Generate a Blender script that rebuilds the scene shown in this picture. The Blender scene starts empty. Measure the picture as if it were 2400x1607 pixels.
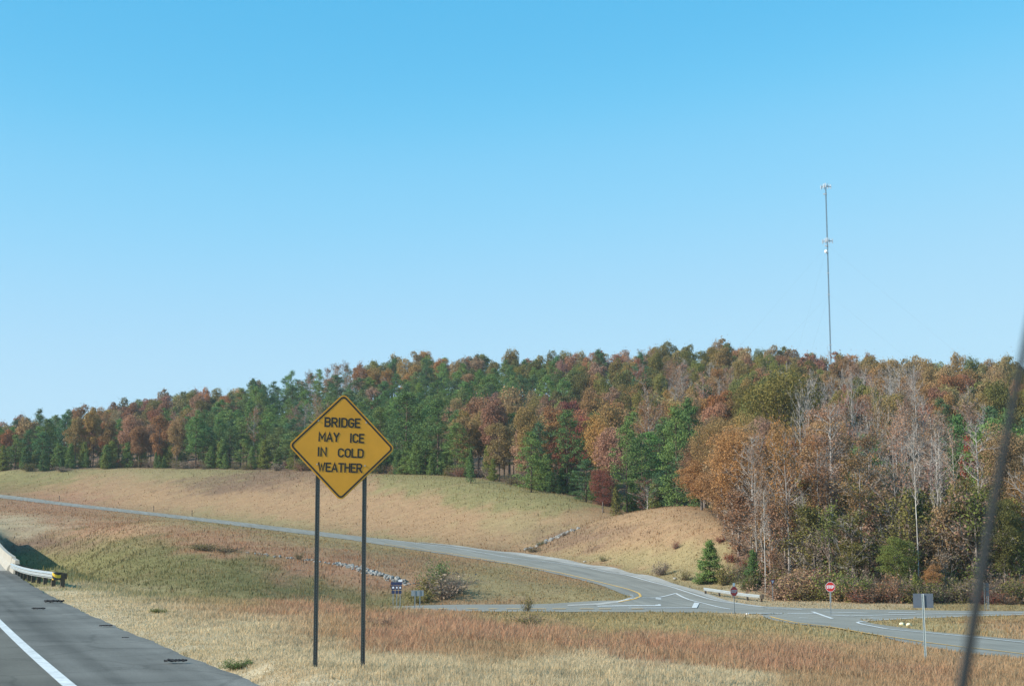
import bpy, math, random
import numpy as np
from mathutils import Vector, Matrix

# ------------------------------------------------------------------ camera, sky, sun, exposure
SC = bpy.context.scene
COL = SC.collection
F = 3525.0                      # focal length in pixels of the 2400 px wide photograph
EYE = 2.0                       # eye height above the carriageway
PITCH = math.atan((1300 - 803.5) / F)
cam_d = bpy.data.cameras.new("camera")
cam = bpy.data.objects.new("camera", cam_d)
COL.objects.link(cam)
cam.location = (0, 0, EYE)
cam.rotation_euler = (math.pi / 2 + PITCH, 0, 0)
cam_d.sensor_width = 36
cam_d.lens = 36 * F / 2400
cam_d.clip_start = 0.05
cam_d.clip_end = 20000
cam_d.dof.use_dof = True
cam_d.dof.focus_distance = 90
cam_d.dof.aperture_fstop = 5.2
SC.camera = cam

EXPO = 0.45
SUN_AZ = math.radians(-112)     # measured from +Y towards +X: the sun stands to the left, a little behind
SUN_EL = math.radians(29.5)
world = bpy.data.worlds.new("World")
SC.world = world
world.use_nodes = True
wn = world.node_tree
wn.nodes.clear()
sky = wn.nodes.new("ShaderNodeTexSky")
sky.sky_type = 'NISHITA'
sky.sun_disc = False
sky.sun_elevation = SUN_EL
sky.sun_rotation = SUN_AZ
sky.altitude = 200
sky.air_density = 1.0
sky.dust_density = 0.25
sky.ozone_density = 1.6
SKY_GAIN = 1.0
sep = wn.nodes.new("ShaderNodeSeparateColor")
comb = wn.nodes.new("ShaderNodeCombineColor")
wn.links.new(sky.outputs[0], sep.inputs[0])
# the camera's response to this clear sky: (sky radiance, picture value) per channel
RESP = (((0, 0.0), (0.7, 0.045), (1.38, 0.112), (1.91, 0.25), (2.92, 0.435), (4.0, 0.52), (8, 0.75)),
        ((0, 0.0), (1.2, 0.36), (2.29, 0.521), (3.05, 0.652), (4.36, 0.752), (6.0, 0.82), (8, 0.9)),
        ((0, 0.0), (2.0, 0.65), (3.8, 0.885), (4.67, 0.965), (5.75, 0.985), (8, 1.0)))
for ch in range(3):
    mul = wn.nodes.new("ShaderNodeMath"); mul.operation = 'MULTIPLY'; mul.inputs[1].default_value = 1 / 8.0
    fc = wn.nodes.new("ShaderNodeFloatCurve")
    cv = fc.mapping.curves[0]
    pts = RESP[ch]
    cv.points[0].location = (pts[0][0] / 8, pts[0][1]); cv.points[1].location = (pts[-1][0] / 8, pts[-1][1])
    for x_, y_ in pts[1:-1]: cv.points.new(x_ / 8, y_)
    fc.mapping.update()
    mu2 = wn.nodes.new("ShaderNodeMath"); mu2.operation = 'MULTIPLY'; mu2.inputs[1].default_value = SKY_GAIN / 0.15
    wn.links.new(sep.outputs[ch], mul.inputs[0]); wn.links.new(mul.outputs[0], fc.inputs['Value'])
    wn.links.new(fc.outputs[0], mu2.inputs[0]); wn.links.new(mu2.outputs[0], comb.inputs[ch])
bg = wn.nodes.new("ShaderNodeBackground")
bg.inputs['Strength'].default_value = 0.15 / 2 ** EXPO
wo = wn.nodes.new("ShaderNodeOutputWorld")
wn.links.new(comb.outputs[0], bg.inputs['Color'])
wn.links.new(bg.outputs[0], wo.inputs['Surface'])

sun_d = bpy.data.lights.new("sun", 'SUN')
sun_d.energy = 5.0
sun_d.angle = math.radians(0.53)
sun_d.color = (1.0, 0.94, 0.84)
sun = bpy.data.objects.new("sun", sun_d)
COL.objects.link(sun)
to_sun = Vector((math.sin(SUN_AZ) * math.cos(SUN_EL), math.cos(SUN_AZ) * math.cos(SUN_EL), math.sin(SUN_EL)))
sun.rotation_euler = to_sun.to_track_quat('Z', 'Y').to_euler()
sun.location = to_sun * 300
vs = SC.view_settings
vs.view_transform = 'Standard'
vs.look = 'None'
vs.exposure = EXPO
vs.gamma = 1.0
vs.use_curve_mapping = False
SC.cycles.max_bounces = 6
SC.cycles.transparent_max_bounces = 4

# ------------------------------------------------------------------ picture <-> world
_c, _s = math.cos(PITCH), math.sin(PITCH)
K = 2400 / 2342.0               # many readings were taken on a 2342 px wide view of the photograph

def ray(px, py):
    a = (px - 1200) / F
    b = (803.5 - py) / F
    return np.array((a, _c - b * _s, _s + b * _c))

def P(px, py, Y):
    d = ray(px, py)
    k = Y / d[1]
    return np.array((d[0] * k, Y, EYE + d[2] * k))

def proj(x, y, z):
    z = z - EYE
    yc = np.maximum(y * _c + z * _s, 0.1)
    zc = -y * _s + z * _c
    return 1200 + F * x / yc, 803.5 - F * zc / yc

# ------------------------------------------------------------------ helpers
def tag(o, label=None, cat=None, group=None, kind=None):
    if label: o['label'] = label
    if cat: o['category'] = cat
    if group: o['group'] = group
    if kind: o['kind'] = kind
    return o

def link(o, parent=None):
    COL.objects.link(o)
    if parent is not None:
        o.parent = parent
    return o

def empty(name, loc=(0, 0, 0), rz=0.0):
    o = bpy.data.objects.new(name, None)
    o.empty_display_size = 0.2
    o.location = loc
    o.rotation_euler = (0, 0, rz)
    return link(o)

def mesh_np(name, verts, faces_list, mat=None, smooth=False):
    """faces_list: list of integer arrays (n, k)."""
    verts = np.asarray(verts, dtype=np.float32)
    me = bpy.data.meshes.new(name)
    me.vertices.add(len(verts))
    me.vertices.foreach_set("co", verts.ravel())
    faces_list = [np.asarray(f, dtype=np.int32) for f in faces_list if len(f)]
    nl = sum(f.size for f in faces_list)
    nf = sum(len(f) for f in faces_list)
    me.loops.add(nl)
    me.loops.foreach_set("vertex_index", np.concatenate([f.ravel() for f in faces_list]))
    me.polygons.add(nf)
    sizes = np.concatenate([np.full(len(f), f.shape[1], dtype=np.int32) for f in faces_list])
    starts = np.concatenate(([0], np.cumsum(sizes)[:-1])).astype(np.int32)
    me.polygons.foreach_set("loop_start", starts)
    me.polygons.foreach_set("use_smooth", np.full(nf, bool(smooth)))
    me.update(calc_edges=True)
    if mat is not None:
        me.materials.append(mat)
    return me

class MB:
    """collects shapes and links them as ONE mesh object"""
    def __init__(self):
        self.v = []
        self.f = {3: [], 4: []}
        self.ng = []
        self.n = 0
    def add(self, v, f):
        for q in f:
            q = [i + self.n for i in q]
            if len(q) in (3, 4): self.f[len(q)].append(q)
            else: self.ng.append(q)
        self.v.extend([tuple(map(float, p)) for p in v])
        self.n += len(v)
        return self
    def box(self, x0, x1, y0, y1, z0, z1, M=None):
        v = [Vector((x, y, z)) for z in (z0, z1) for x, y in ((x0, y0), (x1, y0), (x1, y1), (x0, y1))]
        if M is not None: v = [M @ p for p in v]
        return self.add(v, [(0, 3, 2, 1), (4, 5, 6, 7), (0, 1, 5, 4), (1, 2, 6, 5), (2, 3, 7, 6), (3, 0, 4, 7)])
    def tube(self, pts, rad, n=6, cap=True):
        pts = [Vector(p) for p in pts]
        if not hasattr(rad, '__len__'): rad = [rad] * len(pts)
        rings = []
        for i, p in enumerate(pts):
            d = (pts[min(i + 1, len(pts) - 1)] - pts[max(i - 1, 0)]).normalized()
            u = d.cross(Vector((0.13, 0.31, 1)) if abs(d.z) < 0.95 else Vector((1, 0.2, 0))).normalized()
            w = d.cross(u)
            rings += [p + (u * math.cos(2 * math.pi * k / n) + w * math.sin(2 * math.pi * k / n)) * rad[i] for k in range(n)]
        f = []
        for i in range(len(pts) - 1):
            for k in range(n):
                a, b = i * n + k, i * n + (k + 1) % n
                f.append((a, b, b + n, a + n))
        if cap:
            f.append(tuple(range(n - 1, -1, -1)))
            f.append(tuple((len(pts) - 1) * n + k for k in range(n)))
        return self.add(rings, f)
    def prism(self, poly, y0, y1, M=None):
        """poly in x,z extruded from y0 (front) to y1"""
        n = len(poly)
        v = [Vector((x, y, z)) for y in (y0, y1) for x, z in poly]
        if M is not None: v = [M @ p for p in v]
        f = [tuple(range(n)), tuple(range(2 * n - 1, n - 1, -1))]
        f += [(k, n + k, n + (k + 1) % n, (k + 1) % n) for k in range(n)]
        return self.add(v, f)
    def ring(self, outer, inner, y0, y1, M=None):
        n = len(outer)
        v = [Vector((x, y, z)) for y in (y0, y1) for pl in (outer, inner) for x, z in pl]
        if M is not None: v = [M @ p for p in v]
        f = []
        for k in range(n):
            j = (k + 1) % n
            f.append((k, j, n + j, n + k))
            f.append((2 * n + k, 3 * n + k, 3 * n + j, 2 * n + j))
            f.append((k, 2 * n + k, 2 * n + j, j))
            f.append((n + k, n + j, 3 * n + j, 3 * n + k))
        return self.add(v, f)
    def build(self, name, mat, parent=None, smooth=False, loc=None):
        me = bpy.data.meshes.new(name)
        me.from_pydata(self.v, [], self.f[3] + self.f[4] + self.ng)
        if smooth:
            me.polygons.foreach_set("use_smooth", np.ones(len(me.polygons), dtype=bool))
        me.update()
        if mat is not None: me.materials.append(mat)
        o = bpy.data.objects.new(name, me)
        if loc is not None: o.location = loc
        return link(o, parent)

# ------------------------------------------------------------------ materials
def new_mat(name):
    m = bpy.data.materials.new(name)
    m.use_nodes = True
    nt = m.node_tree
    nt.nodes.clear()
    out = nt.nodes.new("ShaderNodeOutputMaterial")
    return m, nt, out

def nnode(nt, typ, **kw):
    n = nt.nodes.new(typ)
    for k, v in kw.items(): setattr(n, k, v)
    return n

def mat_plain(name, col, rough=0.6, metal=0.0, var=0.12, scale=6.0, bump=0.0, spec=0.4):
    """one real colour with procedural wear"""
    m, nt, out = new_mat(name)
    b = nnode(nt, "ShaderNodeBsdfPrincipled")
    b.inputs['Roughness'].default_value = rough
    b.inputs['Metallic'].default_value = metal
    b.inputs['Specular IOR Level'].default_value = spec
    tc = nnode(nt, "ShaderNodeTexCoord")
    nz = nnode(nt, "ShaderNodeTexNoise")
    nz.inputs['Scale'].default_value = scale
    nz.inputs['Detail'].default_value = 6
    nz.inputs['Roughness'].default_value = 0.65
    nt.links.new(tc.outputs['Object'], nz.inputs['Vector'])
    rp = nnode(nt, "ShaderNodeValToRGB")
    rp.color_ramp.elements[0].position = 0.3
    rp.color_ramp.elements[1].position = 0.7
    rp.color_ramp.elements[0].color = (*[c * (1 - var) for c in col], 1)
    rp.color_ramp.elements[1].color = (*[min(1, c * (1 + var)) for c in col], 1)
    nt.links.new(nz.outputs['Fac'], rp.inputs[0])
    nt.links.new(rp.outputs[0], b.inputs['Base Color'])
    if bump:
        bp = nnode(nt, "ShaderNodeBump")
        bp.inputs['Strength'].default_value = bump
        bp.inputs['Distance'].default_value = 0.02
        nt.links.new(nz.outputs['Fac'], bp.inputs['Height'])
        nt.links.new(bp.outputs[0], b.inputs['Normal'])
    nt.links.new(b.outputs[0], out.inputs[0])
    return m

def mat_leaf(name, sheen=0.28, hue=(1.25, 0.9, 0.7), bark=False):
    """foliage: the tree's own colour (object colour), each leaf a little different"""
    m, nt, out = new_mat(name)
    oi = nnode(nt, "ShaderNodeObjectInfo")
    at = nnode(nt, "ShaderNodeAttribute")
    at.attribute_name = "tint"
    warm = nnode(nt, "ShaderNodeMix", data_type='RGBA', blend_type='MULTIPLY')
    warm.inputs[7].default_value = (*hue, 1)
    nt.links.new(oi.outputs['Color'], warm.inputs[6])
    nt.links.new(at.outputs['Fac'], warm.inputs[0])
    mr = nnode(nt, "ShaderNodeMapRange")
    mr.inputs['To Min'].default_value = 0.80
    mr.inputs['To Max'].default_value = 1.22
    sq = nnode(nt, "ShaderNodeMath", operation='FRACT')
    mu = nnode(nt, "ShaderNodeMath", operation='MULTIPLY')
    mu.inputs[1].default_value = 7.31
    nt.links.new(at.outputs['Fac'], mu.inputs[0])
    nt.links.new(mu.outputs[0], sq.inputs[0])
    nt.links.new(sq.outputs[0], mr.inputs['Value'])
    vm = nnode(nt, "ShaderNodeVectorMath", operation='SCALE')
    nt.links.new(warm.outputs[2], vm.inputs[0])
    nt.links.new(mr.outputs[0], vm.inputs['Scale'])
    d = nnode(nt, "ShaderNodeBsdfDiffuse")
    nt.links.new(vm.outputs[0], d.inputs['Color'])
    if sheen:
        t = nnode(nt, "ShaderNodeBsdfTranslucent")
        nt.links.new(vm.outputs[0], t.inputs['Color'])
        mx = nnode(nt, "ShaderNodeMixShader")
        mx.inputs[0].default_value = sheen
        nt.links.new(d.outputs[0], mx.inputs[1])
        nt.links.new(t.outputs[0], mx.inputs[2])
        nt.links.new(mx.outputs[0], out.inputs[0])
    else:
        nt.links.new(d.outputs[0], out.inputs[0])
    return m

def mat_bark(name):
    m, nt, out = new_mat(name)
    oi = nnode(nt, "ShaderNodeObjectInfo")
    tc = nnode(nt, "ShaderNodeTexCoord")
    nz = nnode(nt, "ShaderNodeTexNoise")
    nz.inputs['Scale'].default_value = 2.2
    nz.inputs['Detail'].default_value = 5
    mp = nnode(nt, "ShaderNodeMapping")
    mp.inputs['Scale'].default_value = (1, 1, 0.5)
    nt.links.new(tc.outputs['Object'], mp.inputs['Vector'])
    nt.links.new(mp.outputs[0], nz.inputs['Vector'])
    mr = nnode(nt, "ShaderNodeMapRange")
    mr.inputs['From Min'].default_value = 0.3
    mr.inputs['From Max'].default_value = 0.7
    mr.inputs['To Min'].default_value = 0.55
    mr.inputs['To Max'].default_value = 1.25
    nt.links.new(nz.outputs['Fac'], mr.inputs['Value'])
    vm = nnode(nt, "ShaderNodeVectorMath", operation='SCALE')
    nt.links.new(oi.outputs['Color'], vm.inputs[0])
    nt.links.new(mr.outputs[0], vm.inputs['Scale'])
    d = nnode(nt, "ShaderNodeBsdfDiffuse")
    nt.links.new(vm.outputs[0], d.inputs['Color'])
    nt.links.new(d.outputs[0], out.inputs[0])
    return m

def mat_attr(name, attr="Col", rough=0.9, var=0.25, scale=1.5, fine=14.0, trans=0.0, bump=0.0, zscale=1.0):
    """ground cover: colour of the vegetation growing there (attribute) broken up by noise"""
    m, nt, out = new_mat(name)
    at = nnode(nt, "ShaderNodeAttribute")
    at.attribute_name = attr
    tc = nnode(nt, "ShaderNodeTexCoord")
    last = at.outputs['Color']
    h = None
    for sc_, v_ in ((scale, var), (fine, var)):
        if v_ <= 0: continue
        nz = nnode(nt, "ShaderNodeTexNoise")
        nz.inputs['Scale'].default_value = sc_
        nz.inputs['Detail'].default_value = 5
        nz.inputs['Roughness'].default_value = 0.7
        nt.links.new(tc.outputs['Object'], nz.inputs['Vector'])
        mr = nnode(nt, "ShaderNodeMapRange")
        mr.inputs['From Min'].default_value = 0.25
        mr.inputs['From Max'].default_value = 0.75
        mr.inputs['To Min'].default_value = 1 - v_
        mr.inputs['To Max'].default_value = 1 + v_
        nt.links.new(nz.outputs['Fac'], mr.inputs['Value'])
        vm = nnode(nt, "ShaderNodeVectorMath", operation='SCALE')
        nt.links.new(last, vm.inputs[0])
        nt.links.new(mr.outputs[0], vm.inputs['Scale'])
        last = vm.outputs[0]
        h = nz
    d = nnode(nt, "ShaderNodeBsdfDiffuse")
    nt.links.new(last, d.inputs['Color'])
    if bump and h:
        bp = nnode(nt, "ShaderNodeBump")
        bp.inputs['Strength'].default_value = bump
        bp.inputs['Distance'].default_value = 0.15
        nt.links.new(h.outputs['Fac'], bp.inputs['Height'])
        nt.links.new(bp.outputs[0], d.inputs['Normal'])
    if trans:
        t = nnode(nt, "ShaderNodeBsdfTranslucent")
        nt.links.new(last, t.inputs['Color'])
        mx = nnode(nt, "ShaderNodeMixShader")
        mx.inputs[0].default_value = trans
        nt.links.new(d.outputs[0], mx.inputs[1])
        nt.links.new(t.outputs[0], mx.inputs[2])
        nt.links.new(mx.outputs[0], out.inputs[0])
    else:
        nt.links.new(d.outputs[0], out.inputs[0])
    return m

def mat_asphalt(name, col, along=(0.37, -0.93), streak=0.25, var=0.15, spec=0.08, crack=0.0):
    """pavement: fine aggregate, lengthwise wear streaks, patches"""
    m, nt, out = new_mat(name)
    tc = nnode(nt, "ShaderNodeTexCoord")
    b = nnode(nt, "ShaderNodeBsdfPrincipled")
    b.inputs['Roughness'].default_value = 0.85
    b.inputs['Specular IOR Level'].default_value = spec
    mp = nnode(nt, "ShaderNodeMapping")
    mp.vector_type = 'POINT'
    mp.inputs['Rotation'].default_value = (0, 0, -math.atan2(along[1], along[0]))
    mp2 = nnode(nt, "ShaderNodeMapping")
    mp2.inputs['Scale'].default_value = (0.02, 1.1, 1)
    nt.links.new(tc.outputs['Object'], mp.inputs['Vector'])
    nt.links.new(mp.outputs[0], mp2.inputs['Vector'])
    last = None
    for vec, sc_, v_ in ((mp2.outputs[0], 1.3, streak), (tc.outputs['Object'], 0.35, var), (tc.outputs['Object'], 40.0, var * 1.2)):
        nz = nnode(nt, "ShaderNodeTexNoise")
        nz.inputs['Scale'].default_value = sc_
        nz.inputs['Detail'].default_value = 4
        nt.links.new(vec, nz.inputs['Vector'])
        mr = nnode(nt, "ShaderNodeMapRange")
        mr.inputs['From Min'].default_value = 0.3
        mr.inputs['From Max'].default_value = 0.7
        mr.inputs['To Min'].default_value = 1 - v_
        mr.inputs['To Max'].default_value = 1 + v_
        nt.links.new(nz.outputs['Fac'], mr.inputs['Value'])
        vm = nnode(nt, "ShaderNodeVectorMath", operation='SCALE')
        if last is None: vm.inputs[0].default_value = col
        else: nt.links.new(last, vm.inputs[0])
        nt.links.new(mr.outputs[0], vm.inputs['Scale'])
        last = vm.outputs[0]
    if crack:
        wob = nnode(nt, "ShaderNodeTexNoise"); wob.inputs['Scale'].default_value = 1.2; wob.inputs['Detail'].default_value = 4
        nt.links.new(tc.outputs['Object'], wob.inputs['Vector'])
        wm = nnode(nt, "ShaderNodeMix", data_type='VECTOR'); wm.inputs[0].default_value = 0.25
        nt.links.new(tc.outputs['Object'], wm.inputs[4]); nt.links.new(wob.outputs['Color'], wm.inputs[5])
        vo = nnode(nt, "ShaderNodeTexVoronoi"); vo.feature = 'DISTANCE_TO_EDGE'; vo.inputs['Scale'].default_value = 0.45
        nt.links.new(wm.outputs[1], vo.inputs['Vector'])
        lt_ = nnode(nt, "ShaderNodeMapRange"); lt_.inputs['From Min'].default_value = 0.0; lt_.inputs['From Max'].default_value = 0.022
        lt_.inputs['To Min'].default_value = 1 - crack; lt_.inputs['To Max'].default_value = 1.0
        nt.links.new(vo.outputs['Distance'], lt_.inputs['Value'])
        st = nnode(nt, "ShaderNodeTexNoise"); st.inputs['Scale'].default_value = 0.8; st.inputs['Detail'].default_value = 6; st.inputs['Roughness'].default_value = 0.75
        nt.links.new(mp.outputs[0], st.inputs['Vector'])
        sm = nnode(nt, "ShaderNodeMapRange"); sm.inputs['From Min'].default_value = 0.28; sm.inputs['From Max'].default_value = 0.45
        sm.inputs['To Min'].default_value = 0.72; sm.inputs['To Max'].default_value = 1.0
        nt.links.new(st.outputs['Fac'], sm.inputs['Value'])
        for src in (lt_, sm):
            vm = nnode(nt, "ShaderNodeVectorMath", operation='SCALE')
            nt.links.new(last, vm.inputs[0]); nt.links.new(src.outputs[0], vm.inputs['Scale'])
            last = vm.outputs[0]
    nt.links.new(last, b.inputs['Base Color'])
    nt.links.new(b.outputs[0], out.inputs[0])
    return m
# ------------------------------------------------------------------ the land
def edge_x(Y):                  # outer edge of the highway's right shoulder
    u = np.asarray(Y, dtype=float) - 23
    v = np.minimum(u, 90)
    return -3.74 - 0.40 * u + 2.24e-4 * np.where(u > 0, v * v + 2 * 90 * (u - v), 0)

def road_z(Y):                  # the carriageway climbs in a sag curve
    Y = np.maximum(np.asarray(Y, dtype=float), 0)
    v = np.minimum(Y, 262)
    return 1.26e-4 * (v * v + 2 * 262 * (Y - v))

def road_t(x, Y):               # metres to the right of that edge
    return (x - edge_x(Y)) * 0.928

CT = []                         # known ground points: x, y, z
def cp(px, py, Y): CT.append(tuple(P(px, py, Y)))
def cw(x, y, z): CT.append((x, y, z))

for Y in (2, 8, 15, 22, 30, 40, 50, 60, 70, 80, 88):
    for t, dz in ((0.8, -0.07), (3.5, -0.18)):
        cw(float(edge_x(Y)) + t / 0.928, Y, float(road_z(Y)) + dz)
for Y in (222, 250, 300):
    for t, dz in ((1.0, -0.1), (5, -0.2)):
        cw(float(edge_x(Y)) + t / 0.928, Y, float(road_z(Y)) + dz)
for Y in (0, 30, 60, 90, 220, 300, 400):
    cw(float(edge_x(Y)) - 30, Y, float(road_z(Y)) - 0.6)
# crest of the near verge and the fall behind it
for a in ((250, 1354, 75), (450, 1384, 66), (700, 1410, 55), (950, 1441, 47), (1200, 1470, 41), (1500, 1503, 37), (1800, 1537, 34), (2100, 1575, 31), (2400, 1614, 29)):
    q = P(*a); cw(q[0], q[1], q[2] - 0.33 - 0.27 * min(1, max(0, (a[0] - 700) / 900)))
for a in ((1000, 1545, 31), (1300, 1580, 27), (700, 1480, 40), (1600, 1570, 31)):
    cp(*a)
cp(745, 1557, 25); cp(725, 1556, 25.3); cp(851, 1576, 24.5); cp(796, 1590, 23.5)
cw(12, 8, -0.6); cw(20, 20, -1.3); cw(30, 5, -2.0); cw(40, 30, -2.6)
for px, Y, z in ((250, 92, -2.6), (400, 92, -2.9), (550, 84, -3.0), (700, 78, -2.8), (850, 78, -2.5), (1000, 78, -2.0), (400, 104, -3.3), (700, 104, -3.3), (250, 104, -3.2), (850, 110, -3.0), (300, 116, -3.3), (500, 116, -3.3), (700, 118, -3.2)):
    cw((px - 1200) / F * Y, Y, z)
for a in ((1300, 1462, 90), (1500, 1472, 76), (1500, 1452, 105), (1800, 1502, 59), (1800, 1477, 86), (2000, 1532, 49), (2000, 1507, 66), (2170, 1548, 58), (2300, 1560, 55), (2500, 1570, 55)):
    cp(*a)
# crossroad and junction: one level area 4.85 m below the eye
ZR = 4.85
def cpl(px, py, zr=ZR): cp(px, py, zr * F / (py - 1300.0))
for px in (930, 1050, 1170, 1290, 1410, 1530, 1650, 1770, 1890, 2010, 2130, 2250, 2400, 2600, 2900):
    for py in (1424, 1431, 1440): cpl(px, py)
for x in (-12, -22, -32, -45, -60, -80):
    for y in (128, 120, 136): cw(x, y - 0.12 * (-12 - x), -2.9 - 0.006 * (-12 - x))
cpl(1720, 1447); cpl(1800, 1452); cpl(1900, 1455); cpl(1960, 1462); cpl(2044, 1481, 4.82); cpl(2044, 1470, 4.85); cpl(2170, 1494, 4.88)
cpl(2170, 1508, 4.88); cpl(2280, 1506, 4.93); cpl(2400, 1522, 5.0); cpl(2400, 1508, 5.0); cpl(2400, 1540, 5.0); cpl(2250, 1470, 4.8); cpl(2400, 1470, 4.8); cpl(2600, 1480, 4.9)
# the far ramp, level across
RAMP = [(-260, 1131, 412), (0, 1164, 372), (185, 1186, 345), (371, 1206, 318), (557, 1227, 292), (742, 1251, 268), (857, 1263.5, 254), (1063, 1290, 229), (1218, 1309, 210), (1330, 1331, 194), (1440, 1358, 174)]
rp = [P(*a) for a in RAMP]
_q = np.array(rp + [P(1530, 1378, 164), P(1620, 1400, 156)])
_arc_s = np.concatenate(([0], np.cumsum(np.hypot(*np.diff(_q[:, :2], axis=0).T))))
_u = np.linspace(0, _arc_s[-1], 46)
RC = np.stack([np.interp(_u, _arc_s, _q[:, k]) for k in range(3)], -1)
for _ in range(10):
    RC[1:-1] = 0.25 * RC[:-2] + 0.5 * RC[1:-1] + 0.25 * RC[2:]
for i, p in enumerate(RC):
    d = RC[min(i + 1, 45)] - RC[max(i - 1, 0)]
    n = np.array((-d[1], d[0])) / np.hypot(d[0], d[1])
    for o in ((-7.5, -2.5, 2.5, 7.5) if i < 41 else (-5, 0, 5)):
        cw(p[0] + n[0] * o, p[1] + n[1] * o, p[2])
for a in ((1500, 1402, 152), (1690, 1408, 153)):
    cp(*a)
# infield between highway, crossroad and ramp
for px, y0, y1, Y0, Y1 in ((100, 1350, 1266, 200, 218), (150, 1350, 1266, 191, 212), (210, 1352, 1267, 174, 200), (280, 1357, 1269, 157, 187), (400, 1368, 1275, 144, 175), (510, 1378, 1287, 141, 169), (620, 1388, 1300, 141, 165), (760, 1402, 1318, 145, 162)):
    cp(px, y0, Y0); cp(px, y1, Y1)
    a_, c_ = P(px, y0, Y0), P(px, y1, Y1)
    cw(*((a_ + c_) / 2))
for a in ((850, 1345, 155), (950, 1384, 152), (870, 1404, 149),
          (50, 1240, 240), (200, 1235, 222), (400, 1250, 190), (600, 1270, 176), (800, 1290, 174), (980, 1335, 166), (1060, 1385, 150), (1060, 1340, 160),
          (100, 1200, 285), (300, 1218, 255), (550, 1250, 226), (800, 1275, 206), (1000, 1302, 195), (1150, 1345, 168), (1150, 1397, 149), (1280, 1375, 155), (1300, 1407, 147), (1420, 1390, 149)):
    cp(*a)
# banks behind the ramp
for a in ((-250, 1090, 430), (0, 1100, 410), (60, 1098, 412), (150, 1112, 400), (250, 1108, 397), (380, 1103, 392), (500, 1108, 380), (600, 1112, 365), (750, 1116, 345), (900, 1119, 325), (1000, 1124, 313),
          (1100, 1132, 300), (1180, 1146, 288), (1260, 1162, 274), (1330, 1180, 263), (1390, 1203, 254), (1430, 1218, 247), (1480, 1207, 240), (1560, 1188, 228), (1640, 1186, 216), (1700, 1212, 201), (1740, 1270, 182),
          (150, 1145, 378), (400, 1160, 350), (650, 1180, 322), (900, 1200, 290), (1100, 1225, 262), (1250, 1240, 248), (1330, 1245, 234), (1235, 1295, 236), (1290, 1268, 240), (1360, 1235, 240), (1300, 1286, 224), (1400, 1270, 215), (1500, 1265, 205), (1600, 1270, 193), (1680, 1300, 180), (1420, 1318, 206), (1540, 1344, 188), (1640, 1374, 173), (1720, 1390, 162)):
    cp(*a)
# foot of the woods on the right
for a in ((1790, 1409, 155), (1850, 1411, 151), (2000, 1416, 146), (2200, 1418, 144), (2400, 1418, 144), (2700, 1418, 144)):
    cp(*a)
# the wooded hill: ground under the trees (pixel of the crown tops minus the tree height)
def hill(px, py_top, Y, h): 
    p = P(px, py_top, Y); cw(p[0], p[1], p[2] - h)
for a in ((-300, 1000, 660, 17), (0, 988, 650, 17), (200, 962, 620, 17), (450, 908, 600, 17), (620, 912, 590, 17), (760, 888, 575, 17), (930, 840, 545, 17), (1050, 838, 530, 17), (1200, 843, 520, 17), (1450, 826, 505, 17), (1650, 812, 490, 18),
          (1800, 830, 480, 18), (1950, 838, 475, 18), (2100, 842, 470, 18), (2250, 850, 465, 18), (2400, 856, 460, 18), (2700, 880, 455, 18)):
    hill(a[0], a[1], a[2], float(np.interp(a[0], (-300, 0, 200, 450, 760, 930, 2700), (21, 21, 21.5, 15.5, 15.5, 14.0, 14.5))))
for px, Y, z in ((0, 470, 27), (300, 455, 28), (600, 430, 27), (900, 390, 24.5), (1150, 350, 19.5), (1400, 300, 13.0), (1560, 268, 8.8), (1700, 240, 4.5), (1850, 205, 2.2), (2050, 200, 3.2), (2300, 195, 3.2), (2600, 195, 3),
                 (900, 460, 38), (1200, 430, 35), (1450, 390, 31), (1700, 340, 25.5), (1950, 300, 19.5), (2200, 300, 20.5), (2400, 300, 20.5), (2700, 300, 19), (1600, 310, 16.5), (1950, 390, 36), (2250, 390, 35.5)):
    cw((px - 1200) / F * Y, Y, z)
for px in (-600, 0, 500, 900, 1300, 1700, 2100, 2400, 2900):
    Y = 760
    cw((px - 1200) / F * Y, Y, 38 if px > 800 else 34)
    Y = 1000
    cw((px - 1200) / F * Y, Y, 15)
for x, y, z in ((-260, 60, -1), (-260, 200, 4), (-300, 400, 20), (-400, 700, 30), (160, 20, -4), (160, 120, -3), (220, 250, 10), (300, 450, 34), (400, 700, 30), (0, -80, -0.5), (-150, -80, -0.5), (150, -80, -3), (-500, 300, 12), (500, 300, 10), (-500, 1000, 10), (500, 1000, 10)):
    cw(x, y, z)
CT = np.array(CT)

def tps_fit(C, lam=2e-4):
    S = 100.0
    X = C[:, :2] / S
    n = len(X)
    r2 = ((X[:, None] - X[None]) ** 2).sum(-1)
    A = 0.5 * r2 * np.log(r2 + 1e-12) + lam * np.eye(n)
    Pm = np.hstack((np.ones((n, 1)), X))
    M = np.block([[A, Pm], [Pm.T, np.zeros((3, 3))]])
    w = np.linalg.solve(M, np.concatenate((C[:, 2], np.zeros(3))))
    def ev(x, y):
        q = np.stack((x, y), -1) / S
        out = np.empty(len(q))
        for i in range(0, len(q), 20000):
            qq = q[i:i + 20000]
            r2 = ((qq[:, None] - X[None]) ** 2).sum(-1)
            out[i:i + 20000] = (0.5 * r2 * np.log(r2 + 1e-12)) @ w[:n] + w[n] + qq @ w[n + 1:]
        return out
    return ev
tps = tps_fit(CT)

def sstep(a, b, x):
    t = np.clip((x - a) / (b - a), 0, 1)
    return t * t * (3 - 2 * t)

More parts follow.
